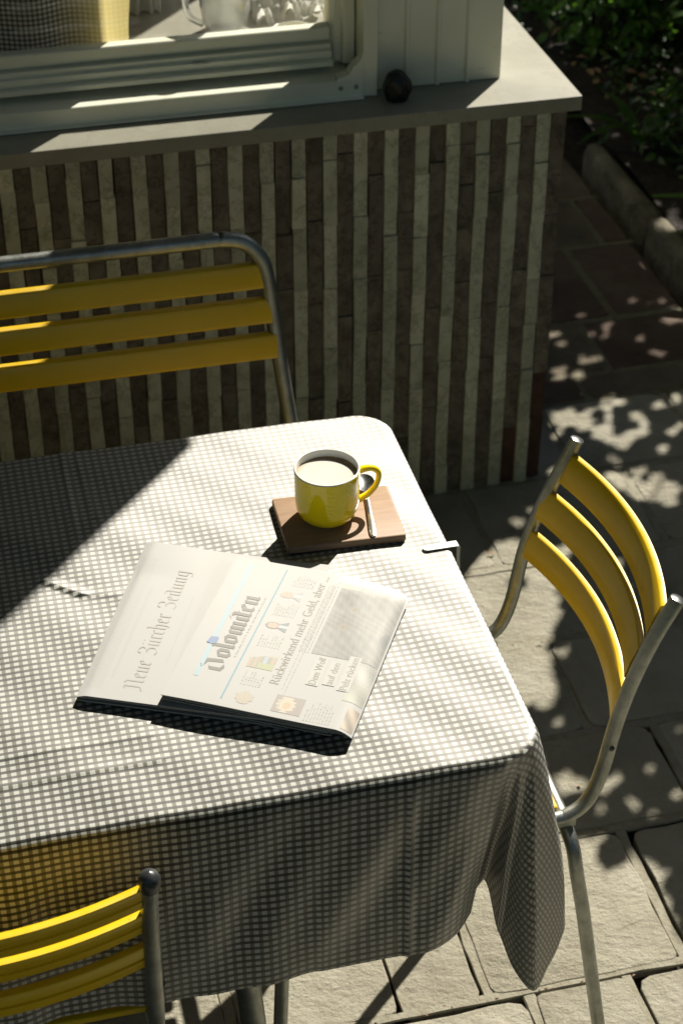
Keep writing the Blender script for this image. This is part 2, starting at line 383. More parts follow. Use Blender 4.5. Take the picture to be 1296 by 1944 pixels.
pav = structure(empty('pavement'))
bed = MB(); bed.box(-3.2, 1.66, -1.2, 8.0, -.055, -.028); bed.build('slab_bedding', m_soil, pav)
JX = {}                                           # rows: (y0,y1,[x joints])
def fillx(known, y, step=.31, x0=-3.0, x1=1.65):
    ks = sorted(known); rr = random.Random(int(y * 100)); xs = list(ks)
    x = ks[0] - step * rr.uniform(.7, 1.3)
    while x > x0: xs.insert(0, x); x -= step * rr.uniform(.75, 1.3)
    x = ks[-1] + step * rr.uniform(.8, 1.25)
    while x < x1 - .08: xs.append(x); x += step * rr.uniform(.75, 1.3)
    return [x0] + xs + [x1]
rows = [(-.9, -.62, [0]), (-.62, -.30, [.2]), (-.30, 0, [.1]), (0, .31, [.3]), (.31, .62, [.0]), (.62, .93, [.2]), (.93, 1.26, [.4]),
        (1.26, 1.605, [.34, .67, .82]), (1.605, 1.88, [.49, .61, .915]), (1.88, 2.10, [.60, .76, 1.05]), (2.10, 2.34, [.945, 1.20]),
        (2.34, 2.56, [.80, 1.13]), (2.56, 2.82, [.935, 1.27]), (2.82, 3.07, [1.18, 1.46]), (3.07, 3.17, [1.30, 1.55]),
        (3.17, 3.39, [1.385]), (3.39, 3.73, [1.10]), (3.73, 3.98, [1.575, 1.2]), (3.98, 4.30, [1.35]), (4.30, 4.6, [1.2]), (4.6, 4.95, [1.4]),
        (4.95, 5.3, [1.2]), (5.3, 5.7, [1.35]), (5.7, 6.1, [1.2])]
def slab(x0, x1, y0, y1, mat, gap):
    rr = rnd; g1 = gap / 2
    x0 += g1 * rr.uniform(.6, 1.4); x1 -= g1 * rr.uniform(.6, 1.4); y0 += g1 * rr.uniform(.7, 1.3); y1 -= g1 * rr.uniform(.7, 1.3)
    pts = []
    cr = .016
    cor = [(x0, y0, 180), (x1, y0, 270), (x1, y1, 0), (x0, y1, 90)]
    for i, (cx_, cy_, a0) in enumerate(cor):
        nx_, ny_, na = cor[(i + 1) % 4]
        r_ = cr * rr.uniform(.5, 1.5)
        sx_ = 1 if cx_ == x0 else -1; sy_ = 1 if cy_ == y0 else -1
        for k in range(3):
            a = R(a0 + 45 * k); pts.append((cx_ + sx_ * r_ + r_ * math.cos(a), cy_ + sy_ * r_ + r_ * math.sin(a)))
        L = math.hypot(nx_ - cx_, ny_ - cy_); n = max(2, min(6, int(L / .05)))
        for k in range(1, n):
            t = k / n; j = rr.uniform(-.0028, .0028)
            px_, py_ = cx_ + (nx_ - cx_) * t, cy_ + (ny_ - cy_) * t
            if abs(nx_ - cx_) > abs(ny_ - cy_): py_ += j
            else: px_ += j
            pts.append((px_, py_))
    zt = rr.uniform(-.003, .002); tx = rr.uniform(-.006, .006); ty = rr.uniform(-.006, .006)
    cx0, cy0 = (x0 + x1) / 2, (y0 + y1) / 2; n = len(pts)
    def ring(s, dz):
        return [(cx0 + (x - cx0) - s * (1 if x > cx0 else -1), cy0 + (y - cy0) - s * (1 if y > cy0 else -1), zt + dz + tx * (x - cx0) + ty * (y - cy0)) for x, y in pts]
    V = ring(0, -.03) + ring(0, -.002) + ring(.0010, -.0005) + ring(.0030, 0)
    F = []
    for k in range(3):
        F += [(k * n + i, k * n + (i + 1) % n, (k + 1) * n + (i + 1) % n, (k + 1) * n + i) for i in range(n)]
    F.append(tuple(range(3 * n, 4 * n)))
    o = mesh('paving_slab', V, F, mat, pav, True); o.data.set_sharp_from_angle(angle=R(12))
mort = MB(); mortf = MB()
for (y0, y1, xs) in rows:
    xs = fillx(xs, y0)
    far = y0 > 2.0
    gap = .016 if y0 > 1.61 else .018
    for a, b_ in zip(xs[:-1], xs[1:]):
        if y0 > 3.0 and b_ < 1.0: continue            # under the building
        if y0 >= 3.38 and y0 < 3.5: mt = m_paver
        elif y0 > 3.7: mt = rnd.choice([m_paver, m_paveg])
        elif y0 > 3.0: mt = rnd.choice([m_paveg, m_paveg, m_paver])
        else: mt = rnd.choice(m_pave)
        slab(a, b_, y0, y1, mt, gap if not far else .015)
    def ribbon(p, q, w, z=-.0014, off=0):
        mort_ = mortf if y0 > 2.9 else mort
        n = max(3, int(math.dist(p, q) / .03)); d = ((q[0] - p[0]) / n, (q[1] - p[1]) / n)
        hx = abs(q[0] - p[0]) > abs(q[1] - p[1])
        for k in range(n + 1):
            x = p[0] + d[0] * k; y = p[1] + d[1] * k; o = off + rnd.uniform(-.0012, .0012); h = w / 2 + rnd.uniform(-.0014, .0014)
            vs = [(-h, z - .003), (-h * .8, z + rnd.uniform(-.0006, .0006)), (h * .75, z + rnd.uniform(-.0006, .0006)), (h, z - .003)]
            base = len(mort_.V)
            for s_, zz in vs: mort_.V.append((x, y + o + s_, zz) if hx else (x + o + s_, y, zz))
            if k:
                for j in range(3): mort_.F.append((base - 4 + j, base - 3 + j, base + 1 + j, base + j))
    wide = .024 if far else (.0150 if 1.5 < y0 < 1.7 else .0215)
    ribbon((xs[0], y0), (xs[-1], y0), wide, off=0 if far else (.0042 if 1.5 < y0 < 1.7 else .0028))
    for x in xs[1:-1]:
        ribbon((x, y0 + .004), (x, y1 - .004), .0185 if not far else .022, z=-.0018, off=rnd.choice([-.0040, .0, .0040]) if not far else 0)
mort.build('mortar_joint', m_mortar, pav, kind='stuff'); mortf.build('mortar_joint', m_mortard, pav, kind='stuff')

# kerb of rounded stones along the bed
kerb = structure(empty('kerb'))
y = .6
while y < 4.1:
    L = rnd.uniform(.38, .52)
    mb = MB(); x0 = 1.672 + rnd.uniform(-.006, .006)
    prof = [(0, -.04), (0, .048), (.004, .062), (.010, .069), (.034, .071), (.047, .066), (.052, .05), (.052, -.04)]
    n = len(prof); V = []
    ys = [y + .002, y + .010, y + L * .5, y + L - .010, y + L - .002]
    for k, yy in enumerate(ys):
        sh = .012 if k in (0, 4) else 0
        for px_, pz_ in prof:
            V.append((x0 + (px_ if px_ < .035 else px_ - sh * .6) + (sh * .6 if px_ < .035 else 0) + rnd.uniform(-.003, .003), yy, pz_ - (sh if pz_ > 0 else 0) + rnd.uniform(-.003, .003)))
    F = [(k * n + i, k * n + i + 1, (k + 1) * n + i + 1, (k + 1) * n + i) for k in range(4) for i in range(n - 1)]
    F += [tuple(range(n)), tuple(range(4 * n, 5 * n))[::-1]]
    mesh('kerb_stone', V, F, m_kerb, kerb, True)
    y += L
bs = MB()
nx, ny = 24, 40
V = []; F = []
for j in range(ny + 1):
    for i in range(nx + 1):
        V.append((1.735 + i * .2, .2 + j * .2, .045 + rnd.uniform(-.012, .018)))
for j in range(ny):
    for i in range(nx): a = j * (nx + 1) + i; F.append((a, a + 1, a + nx + 2, a + nx + 1))
structure(mesh('flower_bed', V, F, m_soil, None, True))

# ================================================================== PARAPET WALL
WY = 2.823; WZ = .792; WX = 1.102
wall = empty('parapet_wall', (0, WY, 0)); tag(wall, 'low wall clad in vertical stripes of pale and brown split stone tiles', 'wall')
def L_(o, par):                                   # keep world coordinates under a moved parent
    o.location = Vector(o.location) - Vector(par.location); return o
mb = MB(); mb.box(-2.2, WX - .006, WY + .013, WY + .25, -.03, WZ); L_(mb.build('wall_core', m_core, wall), wall)
per = .055; lw = .0262
x = .166 - per * 19
ci = 0
def tile(nm, x0, x1, z0, z1, y, mat, sk=0):
    j = lambda a: rnd.uniform(-a, a)
    d = .02; q = .0005
    f = [(x0 + j(.0008) + sk, y + j(.0012), z0 + q), (x1 + j(.0008) + sk, y + j(.0012), z0 + q + j(.0010)), (x1 + j(.0008), y + j(.0012), z1 - q + j(.0010)), (x0 + j(.0008), y + j(.0012), z1 - q)]
    mid = ((x0 + x1) / 2 + j(.003), y - rnd.uniform(0, .0025), (z0 + z1) / 2 + j(.02))
    ch = .0012
    g = [(a + (ch if i in (0, 3) else -ch) * -1, WY + .02, c + (-ch if i < 2 else ch) * 1 * 0) for i, (a, b2, c) in enumerate(f)]
    e = [(f[i][0] + (-ch if i in (0, 3) else ch) * .6, f[i][1] + .003, f[i][2] + (-ch if i < 2 else ch) * .6) for i in range(4)]
    V = f + e + g + [mid]
    F = [(0, 1, 12), (1, 2, 12), (2, 3, 12), (3, 0, 12)]
    for a in (0, 4):
        F += [(a + i, a + 4 + i, a + 4 + (i + 1) % 4, a + (i + 1) % 4) for i in range(4)]
    o = mesh(nm, V, F, mat, wall); return L_(o, wall)
while x < WX - .012:
    lx1 = x + lw; dx1 = min(x + per, WX)
    for kind_, a, b_ in (('pale_tile', x, lx1), ('brown_tile', lx1, dx1)):
        if b_ - a < .008: continue
        z = -.005 - rnd.uniform(0, .08)
        skew = 0
        while z < WZ - .004:
            Lz = rnd.uniform(.092, .125) if kind_ == 'pale_tile' else rnd.uniform(.075, .125)
            z1 = min(z + Lz, WZ - .001)
            if WZ - z1 < .03: z1 = WZ - .001
            y = WY + (rnd.uniform(-.0035, .0015) if kind_ == 'pale_tile' else rnd.uniform(-.001, .0055))
            mat = m_tileL if kind_ == 'pale_tile' else m_tileD
            if kind_ == 'brown_tile' and ((a > 1.03 and z < .16) or (.98 < a < 1.03 and z < .10)): mat = m_tileR; y += .004
            g = .0007 + rnd.uniform(0, .0007)
            tile(kind_, a + g + rnd.uniform(-.0006, .0006), b_ - g + rnd.uniform(-.0006, .0006), max(z, -.02), z1, y, mat, rnd.uniform(-.0012, .0012))
            z = z1
    x += per

# window sill slab
sill = tag(empty('window_sill', (0, 2.793, .792)), 'pale marble slab sill projecting over the striped tile wall', 'windowsill')
mb = MB(); mb.box(-2.2, 1.115, 2.793, 5.2, .7935, .8205)
L_(mb.build('sill_slab', m_marble, sill, bevel=.0018), sill)
mb = MB(); mb.box(1.062, 1.086, 2.826, 2.85, .745, .7925); L_(mb.build('mortar_patch', m_mortar, sill, bevel=.004), sill)

# ================================================================== VERANDA (building)
ver = tag(empty('veranda_building', (1.0, 2.9, .82)), 'cream painted veranda with ribbed corner cladding and a wide window', 'building')
V_ = lambda o: L_(o, ver)
ZB = .8215
xs = [.772, .833, .889, .943, 1.0]
for a, b_ in zip(xs[:-1], xs[1:]):
    mb = MB()
    # one board: flat face with a raised standing seam at its right edge
    y0 = 2.900
    pr = [(a + .0005, y0 + .012), (a + .0005, y0 + .001), (b_ - .010, y0 - .0005), (b_ - .007, y0 - .006), (b_ - .0015, y0 - .006), (b_ - .0008, y0 + .012)]
    if b_ == 1.0: pr = [(a + .0005, y0 + .012), (a + .0005, y0 + .001), (b_ - .0005, y0 - .001), (b_ - .0005, y0 + .012)]
    mb.prism([(p[0], p[1]) for p in pr][::-1], ZB, 1.9)
    V_(mb.build('cladding_board', m_white, ver, bevel=.0008))
mb = MB(); mb.box(.771, .998, 2.9125, 3.02, ZB, 2.5); V_(mb.build('corner_post', m_white, ver))
mb = MB()                                          # side wall with its opening, room walls
mb.box(.93, .9975, 3.0205, 3.78, ZB, .8660); mb.box(.93, .9975, 3.0205, 3.78, 2.42, 2.7); mb.box(.93, .9975, 3.7805, 5.1, ZB, 2.7)
V_(mb.build('side_wall', m_white, ver))
mb = MB(); mb.box(-2.2, .9295, 5.0, 5.1, ZB, 2.7); mb.box(-2.2, -2.1, 2.93, 4.999, ZB, 2.7); V_(mb.build('back_wall', m_room, ver))
mb = MB(); mb.box(-2.4, 1.09, 2.899, 5.3, 2.7005, 3.4); V_(mb.build('roof', m_roof, ver))
mb = MB(); mb.box(.70, 1.09, 2.8995, 3.05, 1.9005, 2.70); mb.box(-2.2, .6995, 2.8995, 3.05, 2.05, 2.70)
V_(mb.build('shutter_box', m_white, ver, bevel=.004))
aw = tag(empty('added_awning', (-.6, 2.895, 2.69)), 'unseen olive striped fabric canopy added over the terrace to cut sky light', 'added_awning')  # out of view; added to cut sky light and warm the shade
mb = MB(); V = []; F = []; nx_, ny_ = 30, 14
for dz in (0, -.004):
    for j in range(ny_ + 1):
        for i in range(nx_ + 1): V.append((-2.6 + 3.67 * i / nx_, 2.894 - 2.75 * j / ny_, 2.68 - .16 * j / ny_ - .05 * math.sin(math.pi * j / ny_) + dz))
m_ = (nx_ + 1) * (ny_ + 1)
for j in range(ny_):
    for i in range(nx_):
        a_ = j * (nx_ + 1) + i; q = (a_, a_ + 1, a_ + nx_ + 2, a_ + nx_ + 1); F += [q, tuple(m_ + k for k in q[::-1])]
L_(mesh('added_awning_fabric', V, F, m_awn, aw, True), aw)
mb = MB(); mb.tube([(-2.62, .13, 2.515), (1.08, .13, 2.515)], .022, 12); L_(mb.build('front_bar', m_steel, aw, smooth=True), aw)
# window: outer frame profile, sash profile, right jambs
win = V_(MB().build('window', m_white, ver)); win_loc = Vector(win.location)
def W_(o): o.location = Vector((0, 0, 0)); o.parent = win; return o
WXL, WXR = -2.0, .705
mb = MB()
mb.extrude_x([(2.866, .8215), (2.866, .8245), (2.8735, .8255), (2.875, .8275), (2.875, .8525), (2.877, .8540), (2.902, .8545), (2.957, .8545), (2.957, .8700), (2.990, .8700), (2.990, .8215)], WXL, .7455)
W_(mb.build('lower_rail', m_white, win, bevel=.0007))
mb = MB()
mb.extrude_x([(2.916, .8655), (2.916, .8735), (2.920, .8750), (2.930, .8752), (2.928, .8775), (2.928, .8880), (2.930, .8890), (2.936, .8892),
              (2.936, .8975), (2.938, .8985), (2.952, .8990), (2.952, .9015), (2.9465, .9025), (2.9465, .9220), (2.949, .9245), (2.966, .9255), (2.980, .920), (2.980, .8705), (2.9550, .8705), (2.9550, .8655)], WXL, WXR - .002)
W_(mb.build('sash_rail', m_white, win, bevel=.0006))
mb = MB(); mb.prism([(.7045, 2.990), (.7045, 2.956), (.712, 2.947), (.722, 2.944), (.724, 2.932), (.7435, 2.930), (.7435, 2.990)][::1], .862, 2.0495)
W_(mb.build('sash_stile', m_white, win, bevel=.0008))
mb = MB(); mb.prism([(.7465, 2.990), (.7465, 2.879), (.7705, 2.876), (.7705, 2.990)], .8215, 1.8995)
W_(mb.build('frame_post', m_white, win, bevel=.001))
# curved bracket at the corner of the frame and two screws
mb = MB(); pts = [(.70, .8530), (.7462, .8530), (.7462, .905), (.741, .888), (.735, .882), (.728, .877), (.722, .866), (.712, .861), (.700, .858)]
n = len(pts); V = [(x, 2.876, z) for x, z in pts] + [(x, 2.900, z) for x, z in pts]
mb.add(V, [tuple(range(n)), tuple(range(n, 2 * n))[::-1]] + [(i, n + i, n + (i + 1) % n, (i + 1) % n) for i in range(n)])
W_(mb.build('corner_bracket', m_white, win, bevel=.0006))
for sx_ in (.706, .733):
    mb = MB(); V = []
    for k in range(12): a = 2 * math.pi * k / 12; V.append((sx_ + .0042 * math.cos(a), 2.8725, .842 + .0042 * math.sin(a)))
    V2 = [(x, 2.8755, z) for x, y, z in V]
    mb.add(V + V2, [tuple(range(12))[::-1]] + [(i, (i + 1) % 12, 12 + (i + 1) % 12, 12 + i) for i in range(12)])
    W_(mb.build('screw', m_clip, win, bevel=.0008))
mb = MB(); mb.box(WXL, .7040, 2.9650, 2.9680, .9260, 2.049)
W_(mb.build('glass_pane', m_glass, win))
mb = MB(); mb.box(WXL - .06, WXL - .001, 2.88, 2.99, .8215, 2.0495); W_(mb.build('left_jamb', m_white, win))
mb = MB(); mb.box(.955, .958, 3.0210, 3.7795, .8665, 2.4195); W_(mb.build('glass_pane', m_glass2, win))
# inner shelf behind the glass
mb = MB(); mb.box(-2.0, .90, 2.9915, 3.50, .8215, .880); V_(mb.build('inner_shelf', m_marble, ver, bevel=.003))

# ================================================================== TABLE
TX0, TX1, TY0, TY1, TZ = -.66, .553, 1.327, 2.014, .75
table = tag(empty('garden_table', (-.05, 1.67, 0)), 'rectangular garden table hidden under the gingham cloth, only legs showing', 'table')
T_ = lambda o: L_(o, table)
def rrect(x0, x1, y0, y1, r, n=8):
    pts = []
    for cx_, cy_, a0 in ((x1 - r, y0 + r, 270), (x1 - r, y1 - r, 0), (x0 + r, y1 - r, 90), (x0 + r, y0 + r, 180)):
        for k in range(n + 1): a = R(a0 + 90 * k / n); pts.append((cx_ + r * math.cos(a), cy_ + r * math.sin(a)))
    return pts
mb = MB(); mb.prism(rrect(TX0 + .004, TX1 - .004, TY0 + .004, TY1 - .004, .048), .722, .7485); T_(mb.build('table_top', simple('table_laminate', (.30, .26, .20), .5, 0, 10, .2), table))
for lx, sg in ((.245, 1), (-.38, -1)):
    for ly in (1.505, 1.86):
        mb = MB(); mb.tube(smoothpath([(lx - .035 * sg, ly, .72), (lx - .012 * sg, ly, .5), (lx, ly, .3), (lx + .010 * sg, ly, .15), (lx + .012 * sg, ly, .0)], 5), .0165, 20)
        T_(mb.build('leg', m_steel, table, smooth=True))
    mb = MB(); mb.tube([(lx - .035 * sg, 1.44, .705), (lx - .035 * sg, 1.93, .705)], .015); T_(mb.build('cross_bar', m_steel, table, smooth=True))

# ------------------------------------------------------------------ tablecloth
CZ = .7515; DR = .268; RC = .05
def fsin(x, y):
    return (.0006 * math.sin(x * 23 + 1.3 * math.sin(y * 9)) + .0005 * math.sin(y * 31 + 2 * math.sin(x * 7)) + .0003 * math.sin(x * 61 + y * 47))
CRE = [((.066, 1.746), (.106, 1.711), .0020, .0040, .0075), ((.106, 1.711), (.150, 1.700), .0006, .005, .010),
       ((-.5, 1.411), (.15, 1.411), .0010, .0030, .009), ((-.5, 1.459), (.15, 1.452), .0005, .004, .008), ((.118, 2.01), (.112, 1.80), .0009, .004, .006), ((.135, 2.01), (.142, 1.86), .0006, .004, .006), ((-.4, 1.62), (-.02, 1.64), .0008, .004, .008)]
def cre(x, y):
    z = 0
    for (p, q, a, w, w2) in CRE:
        dx, dy = q[0] - p[0], q[1] - p[1]; L2 = dx * dx + dy * dy
        t = ((x - p[0]) * dx + (y - p[1]) * dy) / L2
        tc = min(1, max(0, t)); d2 = (x - p[0] - tc * dx) ** 2 + (y - p[1] - tc * dy) ** 2
        far = (dx * (y - p[1]) - dy * (x - p[0])) > 0; ww = w2 if far else w
        if d2 > ww * ww * 9: continue
        z += a * math.exp(-d2 / (ww * ww))
    return z
def tz(x, y): return CZ + .0011 + fsin(x, y) + max(cre(x, y), -.0009)
V = []; UV = []; F = []
# fine grid in the part that is seen; the boundary of the grid follows the rounded table outline
def axis(a, b, fa, fb, fine, coarse):
    out = []; x = a
    while x < b - 1e-6:
        out.append(x); x += fine if fa <= x < fb else coarse
    out.append(b); return out
GX = axis(TX0, TX1, -.06, .56, .0022, .02); GY = axis(TY0, TY1, 1.3, 2.1, .0022, .0022)
def clampr(x, y):                                  # pull points inside the rounded rectangle
    cx_ = min(max(x, TX0 + RC), TX1 - RC); cy_ = min(max(y, TY0 + RC), TY1 - RC)
    dx, dy = x - cx_, y - cy_; m = max(abs(dx), abs(dy)); d = math.hypot(dx, dy)
    if m < 1e-9 or d < 1e-9: return x, y
    s = m / d; return cx_ + dx * s, cy_ + dy * s
edge_fall = lambda x, y: 0
for yy in GY:
    for xx in GX:
        x, y = clampr(xx, yy)
        cx_ = min(max(x, TX0 + RC), TX1 - RC); cy_ = min(max(y, TY0 + RC), TY1 - RC)
        de = RC - math.hypot(x - cx_, y - cy_)
        z = tz(x, y)
        if de < .007: t = 1 - de / .007; z -= .0022 * (1 - math.sqrt(max(0, 1 - t * t))) + .0008 * t
        V.append((x, y, z)); UV.append((x, y))
nxg = len(GX)
for j in range(len(GY) - 1):
    for i in range(nxg - 1): a = j * nxg + i; F.append((a, a + 1, a + nxg + 1, a + nxg))
# the hanging border: perimeter parameter -> edge point, hem point and cloth coordinates
per_pts = []
def ipl(keys, t):
    for (a, pa), (b2, pb) in zip(keys[:-1], keys[1:]):
        if t <= b2:
            u = (t - a) / (b2 - a); return a, b2, u
    return keys[-2][0], keys[-1][0], 1
def spl(keys, t):
    ks = [k for k, _ in keys]; P = [Vector(p) for _, p in keys]
    i = max(0, min(len(ks) - 2, next((j for j in range(len(ks) - 1) if t <= ks[j + 1]), len(ks) - 2)))
    u = (t - ks[i]) / (ks[i + 1] - ks[i]); u = min(1, max(0, u))
    a = P[max(i - 1, 0)]; b2 = P[i]; c = P[i + 1]; d = P[min(i + 2, len(P) - 1)]
    return .5 * ((2 * b2) + (c - a) * u + (2 * a - 5 * b2 + 4 * c - d) * u * u + (3 * b2 - a - 3 * c + d) * u ** 3)
cxr, cyn, cyf, cxl = TX1 - RC, TY0 + RC, TY1 - RC, TX0 + RC
border = []                                        # (edge xyz, hem xyz, edge uv, hem uv, mid push xyz)
def fold(s): return .004 * math.sin(s * 19 + .7) + .0025 * math.sin(s * 43) + .0015 * math.sin(s * 90 + 1)
# front side, left to right
FK = [(.30, (.30, TY0 - .010, .484)), (.38, (.379, TY0 - .008, .482)), (.402, (.401, TY0 - .0095, .4825)), (.43, (.428, TY0 - .012, .485)), (.465, (.458, TY0 - .004, .494)), (cxr, (.485, TY0 + .025, .492))]
x = cxl
while x < cxr - 1e-6:
    f = fold(x)
    if x < .30: hem = Vector((x, TY0 - .010 + f * min(1, (.32 - x) / .1), .484 + .0015 * math.sin(x * 25)))
    else: hem = spl(FK, x)
    border.append(((x, TY0), hem, (x, TY0), (x, TY0 - DR), Vector((0, .0 , 0))))
    x += .008 if x < .36 else .0035
NR = [(0, (.485, TY0 + .025, .492)), (9, (.510, 1.400, .487)), (16, (.523, 1.407, .470)), (24, (.524, 1.372, .440)), (32, (.532, 1.372, .413)), (39, (.541, 1.345, .385)), (45, (.559, 1.323, .368)),
      (51, (.580, 1.338, .386)), (58, (.598, 1.352, .408)), (66, (.610, 1.372, .432)), (78, (.600, 1.420, .465)), (90, (.574, 1.47, .483))]
def radial(cx_, cy_, ang, hx, hy):
    dx, dy = math.cos(ang), math.sin(ang); t = 1e9
    if abs(dx) > 1e-9: t = min(t, hx / abs(dx))
    if abs(dy) > 1e-9: t = min(t, hy / abs(dy))
    return cx_ + dx * t, cy_ + dy * t
for k in range(0, 91):
    ph = k; a = R(-90 + ph)
    e = (cxr + RC * math.cos(a), cyn + RC * math.sin(a)); huv = radial(cxr, cyn, a, RC + DR, RC + DR)
    border.append((e, spl(NR, ph), e, huv, Vector((.012 * math.sin(R(max(0, ph - 40) * 1.8)), -.004 * math.sin(R(ph * 2)), 0))))
y = cyn + .006
while y < cyf:
    f = fold(y * 1.3 + 2)
    t = min(1, (y - cyn) / .12)
    hem = Vector((.574 + (f + .004) * t, 1.47 + (y - cyn) * ((cyf - 1.47) / (cyf - cyn)), .483))
    hem.y = 1.47 * (1 - t) + y * t if t < 1 else y
    border.append(((TX1, y), hem, (TX1, y), (TX1 + DR, y), Vector((0, 0, 0)))); y += .01
def plaincorner(cx_, cy_, a0):
    for k in range(0, 19):
        ph = 5 * k; a = R(a0 + ph); e = (cx_ + RC * math.cos(a), cy_ + RC * math.sin(a)); huv = radial(cx_, cy_, a, RC + DR, RC + DR)
        L = math.dist(e, huv); h = .01 + .16 * math.sin(R(2 * ph)) ** 2; d = R(a0 + 45)
        off = (math.cos(a) * .01 + math.cos(d) * (h - .01), math.sin(a) * .01 + math.sin(d) * (h - .01))
        border.append((e, Vector((e[0] + off[0], e[1] + off[1], TZ - math.sqrt(max(.01, L * L - h * h)))), e, huv, Vector((0, 0, 0))))
plaincorner(cxr, cyf, 0)
x = cxr
while x > cxl: 
    border.append(((x, TY1), Vector((x, TY1 + .012 + fold(x), .483)), (x, TY1), (x, TY1 + DR), Vector((0, 0, 0)))); x -= .012
plaincorner(cxl, cyf, 90)
y = cyf
while y > cyn: border.append(((TX0, y), Vector((TX0 - .012 + fold(y), y, .483)), (TX0, y), (TX0 - DR, y), Vector((0, 0, 0)))); y -= .02
plaincorner(cxl, cyn, 180)
NT = 34; base = len(V); nb = len(border)
for (e, hem, euv, huv, push) in border:
    ez = tz(*e) - .0030
    E0 = Vector((e[0], e[1], ez)); out = Vector((huv[0] - euv[0], huv[1] - euv[1], 0)).normalized()
    for k in range(NT + 1):
        t = k / NT
        p = E0.lerp(hem, t)
        p += out * (.0018 * (1 - math.exp(-t * 60)) * (1 - t)) + push * math.sin(math.pi * t)
        s = math.sin(math.pi * t)
        p += out * (.0022 * s * math.sin(euv[0] * 37 + euv[1] * 29 + t * 3) + .0012 * s * math.sin(euv[0] * 83 + t * 9))
        if abs(e[1] - TY0) < 1e-6 and abs(e[0] - .402) < .02:      # pressed fold line
            p.y -= .0028 * math.exp(-((e[0] - .402) / .0045) ** 2) * min(1, t * 5)
        V.append(tuple(p)); UV.append((euv[0] + (huv[0] - euv[0]) * t, euv[1] + (huv[1] - euv[1]) * t))
for i in range(nb):
    j = (i + 1) % nb
    for k in range(NT):
        a = base + i * (NT + 1) + k; b2 = base + j * (NT + 1) + k; F.append((a, a + 1, b2 + 1, b2))
cloth = mesh('tablecloth', V, F, m_cloth, None, True)
uvl = cloth.data.uv_layers.new(name='UVMap'); li = np.zeros(len(cloth.data.loops), dtype=np.int32); cloth.data.loops.foreach_get('vertex_index', li)
uvl.data.foreach_set('uv', np.array(UV, dtype=np.float32)[li].ravel())
tag(cloth, 'black and white gingham tablecloth draped over the table', 'tablecloth')

# cloth clamp on the right edge
cl = tag(empty('tablecloth_clamp', (.54, 1.70, .7535)), 'small bent metal clamp gripping the right edge of the tablecloth', 'clamp')
mb = MB()
pth = [(.5245, .7553), (.535, .7552), (.558, .7555), (.5625, .7552), (.5648, .752), (.5645, .74), (.5655, .715), (.560, .702), (.54, .700), (.525, .705)]
w = .0054; th = .0011
def strip(path, y0, y1, th):
    V = []; n = len(path)
    for i, (x, z) in enumerate(path):
        a = path[max(i - 1, 0)]; c = path[min(i + 1, n - 1)]; d = Vector((c[0] - a[0], c[1] - a[1])).normalized(); nn = Vector((-d.y, d.x)) * th / 2
        V += [(x + nn.x, y0, z + nn.y), (x + nn.x, y1, z + nn.y), (x - nn.x, y1, z - nn.y), (x - nn.x, y0, z - nn.y)]
    F = [(i * 4 + j, i * 4 + (j + 1) % 4, i * 4 + 4 + (j + 1) % 4, i * 4 + 4 + j) for i in range(n - 1) for j in range(4)]
    F += [(0, 1, 2, 3)[::-1], tuple((n - 1) * 4 + j for j in range(4))]; return V, F
Vv, Ff = strip(pth, 1.6975 - w, 1.6975 + w, th); mb.add(Vv, Ff)
V2 = []; n = 14                                    # rounded tip
for zz in (.7553 + th / 2, .7553 - th / 2):
    for k in range(n + 1): a = R(90 + 180 * k / n); V2.append((.5246 + w * math.cos(a), 1.6975 + w * math.sin(a), zz))
m1 = n + 1
mb.add(V2, [tuple(range(m1)), tuple(range(m1, 2 * m1))[::-1]] + [(i, i + m1, i + 1 + m1, i + 1) for i in range(n)])
L_(mb.build('clamp_strip', m_clip, cl, auto=40), cl)

# ------------------------------------------------------------------ board, mug, spoon
BZ0, BZ1 = .7532, .7635
brd = MB(); bp = [(.3580, 1.7270), (.5045, 1.7190), (.5090, 1.8270), (.3605, 1.8325)]
pts = []
for i in range(4):
    p0 = Vector(bp[i - 1]); p1 = Vector(bp[i]); p2 = Vector(bp[(i + 1) % 4]); r = .004
    a = p1 + (p0 - p1).normalized() * r; c = p1 + (p2 - p1).normalized() * r
    for t in (0, .33, .67, 1): q = a.lerp(p1, t).lerp(p1.lerp(c, t), t); pts.append((q.x, q.y))
brd.prism(pts, BZ0, BZ1); bo = brd.build('wooden_board', m_wood, None, bevel=.0022, segs=3, auto=50)
tag(bo, 'small rectangular oak board under the yellow mug', 'wooden board')

MX, MY = .4195, 1.779
mug = tag(empty('mug', (MX, MY, BZ1 + .0003)), 'glossy yellow mug with white inside, full of milky coffee', 'mug')
H = .0735
op = [(0, .0025), (.020, .0025), (.0225, .0), (.0255, .0), (.0300, .0035), (.0345, .0085), (.0378, .0155), (.0392, .025), (.0398, .045), (.0402, .0700), (.0402, .0722)]
ip = [(.0402, .0722), (.0396, .0735), (.0385, .0735), (.0378, .0722), (.0372, .060), (.0368, .03), (.033, .012), (.0, .009)]
def dens(p):
    q = smoothpath([(a, 0, b2) for a, b2 in p], 4); return [(max(v.x, 0), v.z) for v in q]
mb = MB(); mb.lathe(dens(op), 96); mb.build('mug_body', m_glaze, mug, smooth=True)
mb = MB(); mb.lathe(dens(ip), 96); mb.build('mug_inside', m_glazew, mug, smooth=True)
mb = MB(); hp = smoothpath([(.0385, .0, .0605), (.047, 0, .0625), (.0575, 0, .0615), (.0645, 0, .055), (.0655, 0, .0455), (.0615, 0, .034), (.053, 0, .0245), (.0445, 0, .0195), (.0375, 0, .0175)], 6)
ha = R(2); hp = [(p.x * math.cos(ha) - p.y * math.sin(ha), p.x * math.sin(ha), p.z) for p in hp]
